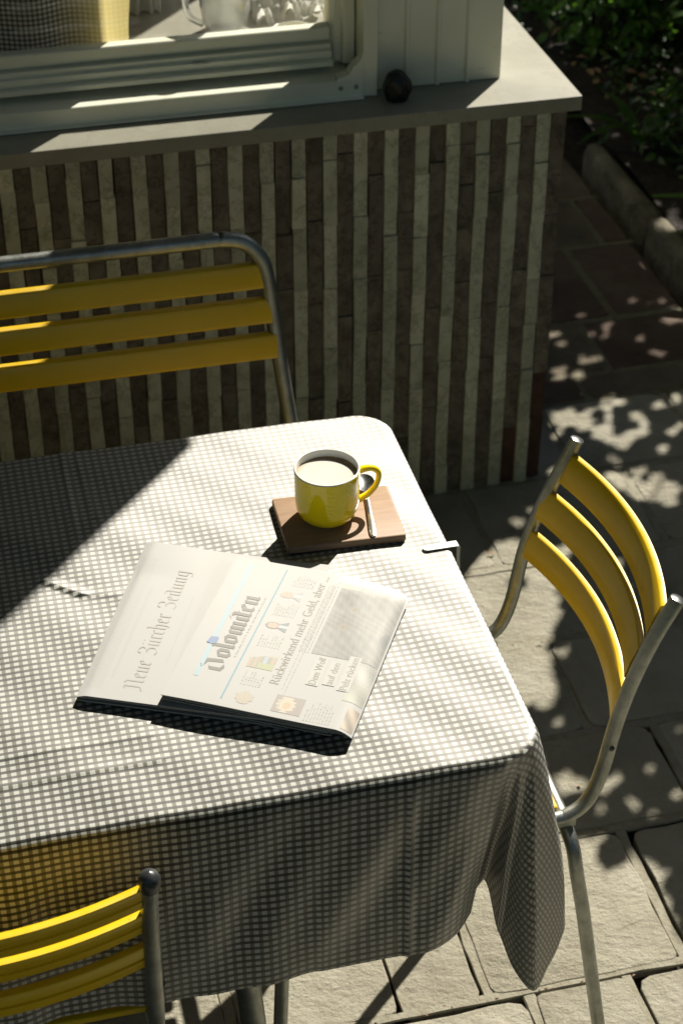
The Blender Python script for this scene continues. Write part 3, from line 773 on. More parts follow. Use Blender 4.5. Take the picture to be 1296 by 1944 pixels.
mb.tube(hp, [.0048 - .0012 * math.sin(math.pi * i / (len(hp) - 1)) for i in range(len(hp))], 18)
mb.build('mug_handle', m_glaze, mug, smooth=True)
mb = MB(); V = [(0, 0, .0632)]; rings = 6; n = 64
for r in range(1, rings + 1):
    for k in range(n): a = 2 * math.pi * k / n; V.append((.0373 * r / rings * math.cos(a), .0373 * r / rings * math.sin(a), .0632 + (.0006 if r == rings else 0)))
F = [(0, 1 + k, 1 + (k + 1) % n) for k in range(n)] + [(1 + (r - 1) * n + k, 1 + r * n + k, 1 + r * n + (k + 1) % n, 1 + (r - 1) * n + (k + 1) % n) for r in range(1, rings) for k in range(n)]
mb.add(V, F); mb.build('milk_foam', m_foam, mug, smooth=True)
# crema crescent along the far right of the foam
V = []; F = []; n = 28
for k in range(n + 1):
    a = R(-12 + 115 * k / n); wdt = .0065 * math.sin(math.pi * k / n) ** .8 * (1.25 - .5 * k / n)
    for r in (.0371, .0371 - wdt): V.append((r * math.cos(a), r * math.sin(a), .0641))
for k in range(n): F.append((2 * k, 2 * k + 1, 2 * k + 3, 2 * k + 2))
mesh('coffee_crema', V, F, m_crema, mug, True)

sp = tag(empty('teaspoon', (.470, 1.80, BZ1)), 'small steel teaspoon lying on the board behind the mug handle', 'spoon')
A = Vector((.4832, 1.8480)); B = Vector((.4640, 1.7245)); d = (B - A).normalized(); nn = Vector((-d.y, d.x))
mb = MB(); prof = [(.036, .0030, .0045), (.042, .0024, .0050), (.060, .0022, .0050), (.085, .0029, .0042), (.110, .0040, .0030), (.120, .0042, .0022), (.1245, .0034, .0020), (.1262, .0015, .0019)]
V = []
for s_, hw, z in prof:
    c = A + d * s_
    for sg in (-1, 1):
        for zz in (z, z + .0016): p = c + nn * hw * sg; V.append((p.x, p.y, BZ1 + zz - .0012))
n = len(prof); F = []
for i in range(n - 1):
    a = 4 * i; F += [(a + 1, a + 5, a + 7, a + 3), (a, a + 2, a + 6, a + 4), (a, a + 4, a + 5, a + 1), (a + 2, a + 3, a + 7, a + 6)]
F += [(0, 1, 3, 2), (4 * n - 4, 4 * n - 2, 4 * n - 1, 4 * n - 3)]
mb.add(V, F); L_(mb.build('spoon_handle', m_chrome, sp, bevel=.0004, auto=50), sp)
mb = MB(); V = []; nr, nk = 7, 24; c0 = A + d * .018
for r in range(nr + 1):
    for k in range(nk):
        t = r / nr; a = 2 * math.pi * k / nk
        lx = .0195 * t * math.cos(a); wy = .0125 * t * math.sin(a) * (1 + .12 * -math.cos(a))
        p = c0 + d * lx + nn * wy; V.append((p.x, p.y, BZ1 + .0012 + .0045 * t ** 2.2))
F = [(r * nk + k, (r + 1) * nk + k, (r + 1) * nk + (k + 1) % nk, r * nk + (k + 1) % nk) for r in range(nr) for k in range(nk)]
mb.add(V, F); L_(mb.build('spoon_bowl', m_chrome, sp, smooth=True), sp)

# ================================================================== NEWSPAPERS
class Page:
    def __init__(s, name, O, ud, W, Hh, z0, ztop, label, slant=0):
        s.O = Vector(O); s.u = Vector(ud).normalized(); s.v = Vector((-s.u.y, s.u.x)); s.W = W; s.H = Hh; s.z0 = z0; s.zt = ztop
        s.root = tag(empty(name, (O[0], O[1], z0)), label, 'newspaper', 'folded newspapers on the table')
        s.slant = slant; s.k = 0
    def z(s, u, v):
        q = s.zt(u, v); return q
    def P(s, u, v, dz=0):
        p = s.O + s.u * u + s.v * v; return (p.x - s.root.location.x, p.y - s.root.location.y, s.z(u, v) + dz - s.root.location.z)
    def flat(s, name, polys, mat, dz=.00025):
        V = []; F = []
        for poly in polys:
            s.k += 1; b2 = len(V)
            for (u, v) in poly: V.append(s.P(u, v, dz + (s.k % 40) * 4e-6))
            F.append(tuple(range(b2, len(V))))
        return mesh(name, V, F, mat, s.root)
    def text(s, name, txt, u, v, h, length, mat, sx=None, dz=.00025):
        c = bpy.data.curves.new(name, 'FONT'); c.body = txt; c.resolution_u = 3
        o = bpy.data.objects.new(name, c); scene.collection.objects.link(o)
        dg = bpy.context.evaluated_depsgraph_get(); me = bpy.data.meshes.new_from_object(o.evaluated_get(dg))
        bpy.data.objects.remove(o); 
        xs_ = [q.co.x for q in me.vertices]; x0, x1 = min(xs_), max(xs_); kx = length / (x1 - x0); ky = h / .69
        for q in me.vertices:
            tx, ty = (q.co.x - x0) * kx, q.co.y * ky
            q.co = s.P(u - ty, v + tx, dz)
        me.materials.clear(); me.materials.append(mat); me.name = name
        return link(bpy.data.objects.new(name, me), s.root)
    def photo(s, name, u0, u1, v0, v1, fn, nu, nv, dz=.00022, mask=None):
        V = []; C = []; F = []
        for i in range(nu + 1):
            for j in range(nv + 1):
                a, b2 = i / nu, j / nv; V.append(s.P(u0 + (u1 - u0) * a, v0 + (v1 - v0) * b2, dz)); C.append(fn(a, b2))
        for i in range(nu):
            for j in range(nv):
                if mask and not mask((i + .5) / nu, (j + .5) / nv): continue
                q = i * (nv + 1) + j; F.append((q, q + nv + 1, q + nv + 2, q + 1))
        o = mesh(name, V, F, m_photo, s.root, True)
        ca = o.data.color_attributes.new('Col', 'FLOAT_COLOR', 'POINT')
        ca.data.foreach_set('color', np.array([(*[.02 + .40 * x for x in c], 1) for c in C], dtype=np.float32).ravel()); return o

def nib(strokes, w, ang, tx, ty, sc, kx=1):
    polys = []; n = Vector((math.cos(ang), math.sin(ang))) * w / 2
    for st in strokes:
        for p, q in zip(st[:-1], st[1:]):
            p = Vector(p); q = Vector(q); dd = q - p
            c = dd.x * n.y - dd.y * n.x
            pl = [p - n, q - n, q + n, p + n] if c < 0 else [p + n, q + n, q - n, p - n]
            polys.append([((tx + a.x * sc * kx), (ty + a.y * sc)) for a in pl])
    return polys
def minim(x, y0=.0, y1=1.0):
    return [(x - .08, y1 - .16), (x, y1 - .10), (x + .03, y1 - .20), (x + .03, y0 + .22), (x + .10, y0 + .12)][1:], 
def st_minim(x): return [[(x - .09, .84), (x + .02, .93)], [(x + .0, .90), (x + .0, .14)], [(x - .02, .12), (x + .11, .04)]]
def st_asc(x, top=1.55): return [[(x - .08, top + .06), (x, top - .08), (x, .14)], [(x - .02, .12), (x + .11, .04)]]
G = {
 'o': ([[(.12, .86), (.12, .18)], [(.12, .20), (.30, .05)], [(.12, .84), (.30, .96)], [(.28, .95), (.46, .80)], [(.46, .82), (.46, .18)], [(.46, .20), (.30, .05)]], .62),
 'l': (st_asc(.12, 1.5), .32), 'i': (st_minim(.14) + [[(.12, 1.28), (.20, 1.38)]], .32),
 'm': (st_minim(.14) + st_minim(.44) + st_minim(.74) + [[(.16, .80), (.42, .92)], [(.46, .80), (.72, .92)]], .94),
 'n': (st_minim(.14) + st_minim(.46) + [[(.16, .80), (.44, .92)]], .66),
 'u': (st_minim(.14) + st_minim(.46) + [[(.20, .06), (.44, .16)]], .66),
 't': ([[(.14, 1.22), (.12, .16)], [(.10, .14), (.26, .04)], [(-.02, .88), (.30, .94)], [(.0, 1.30), (.14, 1.14)]], .36),
 'e': ([[(.12, .84), (.12, .18)], [(.12, .18), (.28, .04), (.42, .14)], [(.12, .84), (.28, .96), (.42, .80)], [(.42, .80), (.14, .50)]], .50),
 'r': (st_minim(.14) + [[(.18, .82), (.32, .94)], [(.32, .94), (.40, .84)]], .44),
 'c': ([[(.12, .84), (.12, .18)], [(.12, .18), (.28, .04), (.40, .14)], [(.12, .84), (.28, .96), (.38, .86)]], .44),
 'h': (st_asc(.14, 1.5) + [[(.16, .80), (.38, .94), (.46, .82), (.46, .10), (.34, -.18)]], .64),
 'g': ([[(.12, .84), (.12, .20)], [(.12, .20), (.30, .06)], [(.12, .84), (.30, .96)], [(.46, .98), (.46, -.10), (.34, -.32), (.10, -.28)], [(.28, .94), (.56, .92)]], .62),
 'D': ([[(.02, 1.42), (.20, 1.56), (.62, 1.28)], [(.62, 1.30), (.70, .24)], [(.70, .26), (.40, .02)], [(.40, .04), (.14, .22)], [(.16, .98), (.16, .22)], [(.16, .96), (.36, 1.10)], [(-.06, .92), (.10, 1.04)]], .90),
 'N': ([[(-.02, 1.30), (.10, 1.44), (.24, 1.36)], [(.24, 1.38), (.24, .20), (.08, .02)], [(.24, 1.30), (.52, 1.50), (.70, 1.36)], [(.70, 1.38), (.70, .16)], [(.68, .14), (.84, .04)], [(.02, .10), (-.06, -.06)]], .98),
 'Z': ([[(.08, 1.22), (.10, 1.44), (.40, 1.48), (.60, 1.30), (.56, 1.02), (.30, .84)], [(.30, .84), (.60, .66), (.62, .24), (.34, -.02), (.06, .10)], [(.20, .80), (.44, .84)]], .78),
}
G['ü'] = (G['u'][0] + [[(.12, 1.28), (.18, 1.36)], [(.42, 1.28), (.48, 1.36)]], .66)
def black(page, name, txt, u, v, length, xh, mat, w=.2, ang=R(38)):
    adv = [G[c][1] if c != ' ' else .5 for c in txt]; tot = sum(adv); sc = xh; kx = length / (tot * sc)
    polys = []; x = 0
    for c, a in zip(txt, adv):
        if c != ' ':
            for pl in nib(G[c][0], w, ang, 0, 0, sc): polys.append([(u - py, v + (px_ + x * sc) * kx) for px_, py in pl])
        x += a
    return page.flat(name, polys, mat)
def lines(page, name, u0, u1, v0, v1, step, mat, wd=.0007, seed=1):
    rr = random.Random(seed); pl = []; u = u0
    while u < u1:
        vv = v0; end = v1 - rr.choice([0, 0, .004, .01])
        while vv < end - .002:
            L = rr.uniform(.0025, .008); e = min(vv + L, end)
            pl.append([(u, vv), (u, e), (u - wd, e), (u - wd, vv)]); vv = e + .0012
        u += step
    return page.flat(name, pl, mat)

def sheets(page, n, zlow, zhigh, W, Hh, seed, roll=0):
    rr = random.Random(seed)
    for k in range(n):
        t = k / n; z = zlow + (zhigh - zlow) * t; th = (zhigh - zlow) / n * .62
        du = rr.uniform(.0, .006); dv = rr.uniform(.0, .004); W2 = W - rr.uniform(.001, .010); V = []; F = []; nu = 10
        for i in range(nu + 1):
            u = du + (W2 - du) * i / nu; bow = .0012 * math.sin(3.1 * i / nu + seed + k * .3) * t
            for vv in (dv, Hh - rr.uniform(.001, .002)):
                zc_ = page.z(u, vv) - page.z(0, 0); lim = page.z(u, vv) - .0013 - th
                for zz in (min(z + bow + zc_ * t, lim), min(z + bow + zc_ * t, lim) + th):
                    p = page.O + page.u * u + page.v * vv; V.append((p.x - page.root.location.x, p.y - page.root.location.y, zz - page.root.location.z))
        for i in range(nu):
            a = i * 4; F += [(a + 1, a + 5, a + 7, a + 3), (a, a + 2, a + 6, a + 4), (a, a + 4, a + 5, a + 1), (a + 2, a + 3, a + 7, a + 6)]
        F += [(0, 1, 3, 2), (nu * 4, nu * 4 + 2, nu * 4 + 3, nu * 4 + 1)]
        mesh('page', V, F, m_paper2, page.root)
def topsheet(page, W, Hh, th, shape=None, nu=56, nv=40):
    V = []; F = []
    for dz in (0, -th):
        for i in range(nu + 1):
            for j in range(nv + 1):
                u, v = W * i / nu, Hh * j / nv
                if shape: u, v = shape(u, v)
                V.append(page.P(u, v, dz))
    m = (nu + 1) * (nv + 1)
    for i in range(nu):
        for j in range(nv):
            a = i * (nv + 1) + j; F += [(a, a + nv + 1, a + nv + 2, a + 1), (m + a, m + a + 1, m + a + nv + 2, m + a + nv + 1)]
    for i in range(nu):
        for j in (0, nv):
            a = i * (nv + 1) + j; q = (a, m + a, m + a + nv + 1, a + nv + 1); F.append(q if j == 0 else q[::-1])
    for j in range(nv):
        for i in (0, nu):
            a = i * (nv + 1) + j; q = (a, a + 1, m + a + 1, m + a); F.append(q if i == 0 else q[::-1])
    o = mesh('front_page', V, F, m_paper, page.root, True); o.data.set_sharp_from_angle(angle=R(50)); return o

# first paper (below, left)
def z1(u, v): return .7645 + .0012 * math.sin(u * 20 + 1) * math.sin(v * 9) + .0035 * max(0, (v - .22) / .06) * max(0, 1 - u / .08) - .003 * max(0, .01 - u) / .01
p1 = Page('newspaper', (.0776, 1.5231), (.908, -.418), .225, .279, .7530, z1, 'newspaper underneath at left with thin faded blackletter masthead Neue Zürcher Zeitung')
sheets(p1, 5, .7535, .7628, .224, .276, 3)
topsheet(p1, .226, .279, .0012)
black(p1, 'masthead', 'Neue Zürcher Zeitung', .0672, .020, .214, .0142, m_inkn, w=.135)
lines(p1, 'small_print', .030, .0335, .035, .20, .002, m_inkf, .0005, 5)
lines(p1, 'small_print', .0830, .0850, .07, .19, .002, m_inkf, .0006, 6)
lines(p1, 'small_print', .006, .024, .015, .255, .0028, m_inkf, .0006, 31)
lines(p1, 'small_print', .0940, .110, .0, .265, .0022, m_inkf, .0005, 9)
# second paper (on top, right)
def z2(u, v):
    z = .7745 + .0010 * math.sin(u * 24 + .5) * math.cos(v * 11) - .0035 * (v / .26) ** 1.5
    e = .2135 - u
    if e < .020: z -= .0085 * ((.020 - max(e, 0)) / .020) ** 2.2
    if v > .225 and u > .12: z -= .006 * ((v - .225) / .035) ** 2 * min(1, (u - .12) / .09)
    return z
def sh2(u, v):
    # far right corner is rounded off where the page curls
    e = max(0, (u - .10) / .114); f = max(0, v / .262)
    return u, v * (1 - .045 * e ** 2 * f) + .010 * 0
p2 = Page('newspaper', (.1655, 1.4895), (.868, -.496), .2140, .262, .7645, z2, 'newspaper on top with bold blackletter masthead Dolomiten, blue line and wolf photo')
sheets(p2, 5, .7660, .7735, .205, .254, 8)
mb = MB()
for k, (du, ww, zz) in enumerate(((.012, .125, .7548), (.03, .16, .7585), (-.004, .19, .7622))):
    V = []
    for (u, v) in ((du, .004), (du + ww, .004), (du + ww, .23), (du, .23)):
        p = p2.O + p2.u * u + p2.v * v; V.append((p.x - p2.root.location.x, p.y - p2.root.location.y, zz - p2.root.location.z))
    mb.add(V + [(a, b2, c + .0013) for a, b2, c in V], [(3, 2, 1, 0), (4, 5, 6, 7), (0, 1, 5, 4), (1, 2, 6, 5), (2, 3, 7, 6), (3, 0, 4, 7)])
mb.build('inner_section', m_paper2, p2.root)
topsheet(p2, .2140, .262, .0011, sh2)
black(p2, 'masthead', 'Dolomiten', .0515, .052, .142, .0168, m_ink, w=.25)
rule = lambda u0, u1, v0, v1, n: [[(u0 + (u1 - u0) * k / n, v0 + (v1 - v0) * k / n), (u0 + (u1 - u0) * (k + 1) / n, v0 + (v1 - v0) * (k + 1) / n), (u0 + (u1 - u0) * (k + 1) / n - W_R, v0 + (v1 - v0) * (k + 1) / n), (u0 + (u1 - u0) * k / n - W_R, v0 + (v1 - v0) * k / n)] for k in range(n)]
W_R = .0018; p2.flat('blue_rule', rule(.0655, .0655, .012, .252, 24), m_inkb)
W_R = .0055; p2.flat('pale_blue_band', rule(.0285, .0235, .040, .252, 24), m_inklb)
p2.flat('crest', [[(.0295, .098), (.0295, .108), (.0270, .1095), (.0200, .1085), (.0180, .098), (.0235, .096)]], m_inkdb, .00045)
p2.text('small_print', 'TAGBLATT DER SÜDTIROLER', .0580, .080, .0022, .115, m_inkf)
p2.text('headline', 'Rückwirkend mehr Geld, aber ...', .1170, .051, .0110, .200, m_inkg)
lines(p2, 'small_print', .1235, .1255, .045, .24, .002, m_inkf, .0007, 11)
for (a, b2, c, d_, sd_) in ((.078, .100, .040, .064, 21), (.075, .1, .108, .130, 22), (.075, .1, .166, .192, 23), (.080, .104, .224, .246, 24), (.160, .19, .004, .036, 25), (.1225, .134, .112, .246, 27), (.128, .130, .01, .24, 26)):
    lines(p2, 'small_print', a, b2, c, d_, .0034, m_inkf, .0011, sd_)
def h2(a, b2, s=1.): return .5 + .5 * math.sin(a * 127.1 * s + b2 * 311.7 * s + 3 * math.sin(a * 41 + b2 * 17))
def wolf(a, b2):
    # fur, brighter muzzle on the outer side, two amber eyes
    f = .27 + .06 * math.sin(a * 9 + 4 * b2) + .10 * (h2(a, b2 * 2) - .5) + .04 * math.sin(b2 * 75 + a * 26 + 3 * math.sin(b2 * 13))
    f += .16 * max(0, 1 - abs(a - .75) / .5) * max(0, 1 - abs(b2 - .45) / .6)
    f -= .13 * max(0, 1 - math.hypot((a - .18) / .25, (b2 - .80) / .2)) + .10 * max(0, 1 - math.hypot((a - .25) / .3, (b2 - .45) / .15))
    c = [f * 1.0, f * .99, f * .86]
    if b2 > .93 and a < .3: c = [.72, .60, .36]
    for (ea, eb, rr_) in ((.33, .655, .085), (.28, .40, .10)):
        q = math.hypot(a - ea, (b2 - eb) * 1.9)
        if q < rr_ * 1.2: k = (1 - q / (rr_ * 1.2)) ** .7; c = [c[0] * (1 - k) + .30 * k, c[1] * (1 - k) + .24 * k, c[2] * (1 - k) + .11 * k]
        if q < rr_ * .28: c = [.10, .12, .11]
    q = math.hypot((a - .98) / .10, (b2 - .35) / .10)
    if q < 1: k = 1 - q * .5; c = [c[0] * (1 - k) + .10 * k, c[1] * (1 - k) + .14 * k, c[2] * (1 - k) + .13 * k]
    return [min(.6, max(.03, x)) for x in c]
p2.photo('wolf_photo', .1360, .2120, .112, .2450, wolf, 60, 90)
def fur(a, b2):
    f = .55 + .15 * math.sin(b2 * 9 + a * 4) + .12 * (h2(a, b2) - .5); return [f, f * .99, f * .78 if b2 < .5 else f * .84]
p2.photo('wolf_photo', .1900, .2130, .046, .1115, fur, 20, 40)
def warm(a, b2):
    f = .5 + .2 * math.sin(a * 5 + b2 * 7); return [f * 1.15, f * .9, f * .62]
p2.photo('side_photo', .2000, .2130, .004, .038, warm, 12, 20)
m_box = sheeny('caption_box', (.30, .295, .27), .17)
for (uu, v0, L, t) in ((.1555, .062, .046, 'Dem Wolf'), (.1730, .067, .036, 'auf den'), (.1905, .062, .055, 'Pelz rücken')):
    p2.flat('caption_box', [[(uu + .0028, v0 - .002), (uu + .0028, v0 + L + .002), (uu - .0108, v0 + L + .002), (uu - .0108, v0 - .002)]], m_box, .0004)
    p2.text('caption', t, uu, v0, .0085, L, m_inkg, dz=.0007)
def rabbit(a, b2):
    q = math.hypot((a - .42) / .30, (b2 - .5) / .42); q2 = math.hypot((a - .45) / .14, (b2 - .45) / .22)
    if q2 < 1: return [.75, .52, .28]
    if q < 1 + .15 * math.sin(b2 * 30): return [.80, .68, .48]
    return [.36 + .1 * h2(a, b2), .34, .28]
p2.photo('small_photo', .1210, .1535, .0085, .0360, rabbit, 34, 34)
def house(a, b2):
    if b2 < .35 and a > .4: return [.48, .52, .22]
    if .45 < a < .75 and .35 < b2 < .75: return [.42, .58, .70] if (.5 < a < .68) else [.42, .28, .16]
    return [.50 + .18 * math.sin(a * 30), .42, .28] if b2 < .8 else [.62, .58, .48]
p2.photo('small_photo', .0735, .1035, .070, .0985, house, 30, 30, mask=lambda a, b2: b2 < .55 + .45 * a)
def head(cu, cv, hair, skin, coat):
    def fn(a, b2):
        if a < .62:
            q = math.hypot((a - .34) / .30, (b2 - .5) / .26)
            if a < .12 or q > .88: return hair
            if abs(a - .30) < .03 and (abs(b2 - .40) < .04 or abs(b2 - .60) < .04): return [.25, .2, .16]
            if abs(a - .50) < .02 and abs(b2 - .5) < .07: return [.5, .22, .18]
            return skin
        return [.75, .74, .70] if abs(b2 - .5) < .12 * (1.7 - a) else coat
    p2.photo('portrait_photo', cu, cu + .026, cv - .010, cv + .010, fn, 30, 24, mask=lambda a, b2: (math.hypot((a - .34) / .33, (b2 - .5) / .30) < 1) or (a > .6 and abs(b2 - .5) < .2 + .35 * (a - .6) * 2))
head(.0715, .1470, [.20, .17, .14], [.68, .46, .32], [.16, .22, .26])
head(.0705, .2060, [.62, .50, .36], [.72, .46, .32], [.45, .48, .45])
p2.photo('small_photo', .078, .098, .010, .030, lambda a, b2: [.55 + .1 * h2(a, b2), .52, .36], 16, 16, mask=lambda a, b2: math.hypot(a - .5, b2 - .5) < .47 + .05 * math.sin(b2 * 20))

# ================================================================== CHAIRS
def slat_curve(nm, root, x0, z0, hw, half, bow, lean, mat, n=28):
    # local chair frame: back faces -x, slat runs along y
    prof = [(-.0015, hw), (.0000, hw + .0012), (.0072, hw + .0002), (.0084, hw - .002), (.0082, .001), (.0042, -.0005), (.0042, -.0030), (.0082, -.0045), (.0082, -hw + .002), (.0070, -hw), (.0, -hw - .0008), (-.0015, -hw + .0006), (-.0028, 0)]
    V = []; m = len(prof)
    for i in range(n + 1):
        t = i / n * 2 - 1; y = half * t; bx = bow * (1 - t * t)
        tw = -.06
        for (dx, dz) in prof:
            V.append((x0 + bx + dx * 1 + dz * lean, y, z0 + dz))
    F = [(i * m + j, i * m + (j + 1) % m, (i + 1) * m + (j + 1) % m, (i + 1) * m + j) for i in range(n) for j in range(m)]
    F += [tuple(range(m))[::-1], tuple(range(n * m, n * m + m))]
    bm_ = MB(); bm_.add(V, F); o = bm_.build(nm, mat, root, auto=55); return o
def make_chair(label, group, ys=((-1, -.1825, -.172), (1, .1580, .182)), ball=False):
    root = tag(empty('garden_chair'), label, 'chair', group)
    cx_ = .505
    r = .0093
    for sg, yt, yb in ys:
        pts = [(.770, yt, .775), (.7475, yt, .724), (.730, yt * .5 + yb * .5, .660), (.717, yb, .588), (.706, yb, .515), (.696, yb, .475), (.684, yb, .453), (.665, yb, .441), (.640, yb, .438), (.50, yb, .438), (.36, yb, .438), (.328, yb, .434), (.308, yb, .418), (.300, yb, .39), (.298, yb, .30), (.292, yb, .15), (.285, yb, .008)]
        mb = MB(); mb.tube([(p.x - cx_, p.y, p.z) for p in smoothpath(pts, 5)], r, 20); mb.build('side_tube', m_steel, root, smooth=True).data.set_sharp_from_angle(angle=R(60))
        mb = MB(); d = Vector((.770 - .7475, 0, .775 - .724)).normalized(); c = Vector((.770 - cx_, yt, .775))
        
        if ball: mb.lathe([(.0008, .0120), (.005, .0108), (.0088, .0078), (.0110, .003), (.0112, -.003), (.0102, -.008), (.0098, -.012)], 24, (c.x, c.y, c.z + .001)); mb.build('end_cap', m_capdark, root, smooth=True)
        else: mb.tube([c - d * .001, c + d * .0012, c + d * .0022, c + d * .0028], [r * .97, r * .99, r * .7, r * .1], 20); mb.build('end_cap', m_cap, root, smooth=True).data.set_sharp_from_angle(angle=R(40))
        mb = MB(); yo = yb + sg * .0088; mb.tube([(.7105 - cx_, yo, .552), (.7105 - cx_, yo + sg * .0018, .552), (.7105 - cx_, yo + sg * .0026, .552)], [.0036, .0034, .0018], 12); mb.build('bolt', m_capdark, root, smooth=True)
        mb = MB(); mb.tube([(.285 - cx_, yb, .012), (.285 - cx_, yb, 0)], .0115, 16); mb.build('foot_cap', m_capdark, root)
    ya, yb2 = -.200, .205
    pts = [(.737, ya, .008), (.712, ya, .15), (.690, ya + .002, .28), (.676, ya + .004, .355), (.671, ya + .014, .395), (.668, ya + .040, .412), (.668, ya + .07, .416), (.668, 0, .416), (.668, yb2 - .07, .416), (.668, yb2 - .04, .412), (.671, yb2 - .014, .395), (.676, yb2 - .004, .355), (.690, yb2 - .002, .28), (.712, yb2, .15), (.737, yb2, .008)]
    mb = MB(); mb.tube([(p.x - cx_, p.y, p.z) for p in smoothpath(pts, 5)], r, 20); mb.build('rear_legs', m_steel, root, smooth=True)
    for ya_ in (-.172, .170): mb = MB(); mb.box(.655 - cx_, .678 - cx_, ya_, ya_ + .012, .419, .432); mb.build('bracket', m_steel, root, bevel=.001)
    for (xx, zz) in ((.7500, .7365), (.7285, .6765), (.7145, .6110)):
        slat_curve('back_slat', root, xx - cx_, zz, .0205, .166, .030, .33 if zz > .65 else .22, m_yel).location.y = -.004
    for k in range(7):
        mb = MB(); xx = .345 + k * .046 - cx_; mb.box(xx, xx + .034, -.166, .166, .4385 + .003 * abs(k - 3) * .3, .4485 + .003 * abs(k - 3) * .3); mb.build('seat_slat', m_yel, root, bevel=.003)
    return root
GRP = 'yellow slatted chairs with curved backs'
ch1 = make_chair('yellow slatted chair with curved back at the right end of the table', GRP)
ch1.location = (.505, 1.692, 0)
ch2 = make_chair('yellow slatted chair at the lower left, dark ball cap on its post', GRP, ((-1, -.172, -.172), (1, .1700, .1710)), True)
ch2.rotation_euler = (0, 0, R(-90)); ch2.location = (-.058, 1.495, -.004)

# chair between table and wall: straight slats in a closed tube hoop
ch3 = tag(empty('slatted_seat', (-.1, 2.30, 0)), 'yellow seat with straight back slats inside a steel hoop, against the tile wall', 'chair')
C_ = lambda o: L_(o, ch3)
XR, XL = .4605, -.66
hoop = [(XR + .052, 2.20, .0), (XR + .040, 2.245, .30), (XR + .034, 2.265, .44), (XR + .014, 2.33, .68), (XR + .004, 2.350, .79), (XR - .006, 2.356, .821), (XR - .028, 2.361, .844), (XR - .062, 2.363, .851), (XR - .10, 2.363, .851),
        (0, 2.363, .851), (XL + .10, 2.363, .851), (XL + .062, 2.363, .851), (XL + .028, 2.361, .844), (XL + .006, 2.356, .821), (XL - .004, 2.350, .79), (XL - .014, 2.33, .68), (XL - .034, 2.265, .44), (XL - .040, 2.245, .30), (XL - .052, 2.20, 0)]
mb = MB(); mb.tube(smoothpath(hoop, 6), .0118, 24); C_(mb.build('hoop_frame', m_steel, ch3, smooth=True))
for (zc, yc) in ((.7925, 2.352), (.7395, 2.340), (.6865, 2.326)):
    # straight slat, channel section with a rolled upper edge
    prof = [(.006, .0180), (-.0005, .0195), (-.0075, .0175), (-.0090, .012), (-.0092, -.012), (-.0080, -.0175), (-.002, -.0190), (.004, -.018)]
    mb = MB(); mb.extrude_x([(yc + y - z * -.24, zc + z) for y, z in prof][::-1], XL + .012, XR + .003 + (.7925 - zc) * .08)
    C_(mb.build('back_slat', m_yel, ch3, bevel=.0012, auto=45))
for k in range(6):
    mb = MB(); y0 = 2.262 - k * .058; mb.box(XL + .0, XR + .02, y0 - .044, y0, .440, .452); C_(mb.build('seat_slat', m_yel, ch3, bevel=.003))
for xx in (XR + .034, XL - .034):
    mb = MB(); mb.tube(smoothpath([(xx, 2.262, .432), (xx, 2.10, .432), (xx, 1.98, .432), (xx, 1.945, .42), (xx, 1.93, .38), (xx, 1.925, .2), (xx, 1.915, 0)], 5), .0105, 16)
    C_(mb.build('seat_tube', m_steel, ch3, smooth=True))

# ================================================================== SMALL THINGS ON AND BEHIND THE SILL
bm = bmesh.new(); bmesh.ops.create_icosphere(bm, subdivisions=4, radius=1)
for v in bm.verts:
    n_ = v.co.normalized(); k = 1 + .06 * math.sin(n_.x * 6 + 2) * math.cos(n_.z * 5) + .04 * math.sin(n_.y * 11 + n_.x * 7)
    v.co = Vector((n_.x * .024 * k, n_.y * .022 * k, n_.z * .029 * k + .024))
    if v.co.z < .004: v.co.z = .0005
    if n_.z > .3: v.co.x *= 1 - .25 * (n_.z - .3)
me = bpy.data.meshes.new('black_stone'); bm.to_mesh(me); bm.free(); me.materials.append(m_black); me.polygons.foreach_set('use_smooth', [True] * len(me.polygons))
st = link(bpy.data.objects.new('black_stone', me)); st.location = (.800, 2.853, .8207); tag(st, 'black lump on the sill in front of the ribbed cladding', 'stone')

jug = tag(empty('glass_jug', (.548, 3.085, .8802)), 'cut glass jug with handle behind the window pane', 'jug')
mb = MB(); n = 72; prof = dens([(.0, .003), (.030, .003), (.036, .01), (.043, .04), (.044, .08), (.036, .12), (.032, .15), (.038, .175)]); inner = [(r - .004 if r > .004 else 0, z + .003) for r, z in prof][::-1]
V = []; F = []; P_ = prof + inner
for i, (r, z) in enumerate(P_):
    for k in range(n):
        a = 2 * math.pi * k / n; rr_ = r + (.0016 * math.cos(k * math.pi * 12 / n * 2) * math.cos(z * 260) if (i < len(prof) and .008 < z < .11) else 0)
        V.append((rr_ * math.cos(a), rr_ * math.sin(a), z))
F = [(i * n + k, i * n + (k + 1) % n, (i + 1) * n + (k + 1) % n, (i + 1) * n + k) for i in range(len(P_) - 1) for k in range(n)]
mb.add(V, F); mb.build('jug_body', m_crystal, jug, smooth=True)
mb = MB(); mb.tube(smoothpath([(-.040, 0, .10), (-.062, 0, .085), (-.070, 0, .06), (-.062, 0, .03), (-.040, 0, .015)], 6), .006, 14); mb.build('jug_handle', m_crystal, jug, smooth=True)
def drape(name, x0, x1, y0, z0, z1, folds, amp, mat, label, cat):
    V = []; F = []; nx_, nz_ = folds * 8, 24
    for j in range(nz_ + 1):
        for i in range(nx_ + 1):
            t = i / nx_; z = z0 + (z1 - z0) * j / nz_
            V.append((x0 + (x1 - x0) * t + .004 * math.sin(z * 30 + t * 9), y0 + amp * math.sin(t * folds * 2 * math.pi) * (1 + .3 * math.sin(z * 8)), z))
    for j in range(nz_):
        for i in range(nx_): a = j * (nx_ + 1) + i; F.append((a, a + 1, a + nx_ + 2, a + nx_ + 1))
    return tag(mesh(name, V, F, mat, None, True), label, cat)
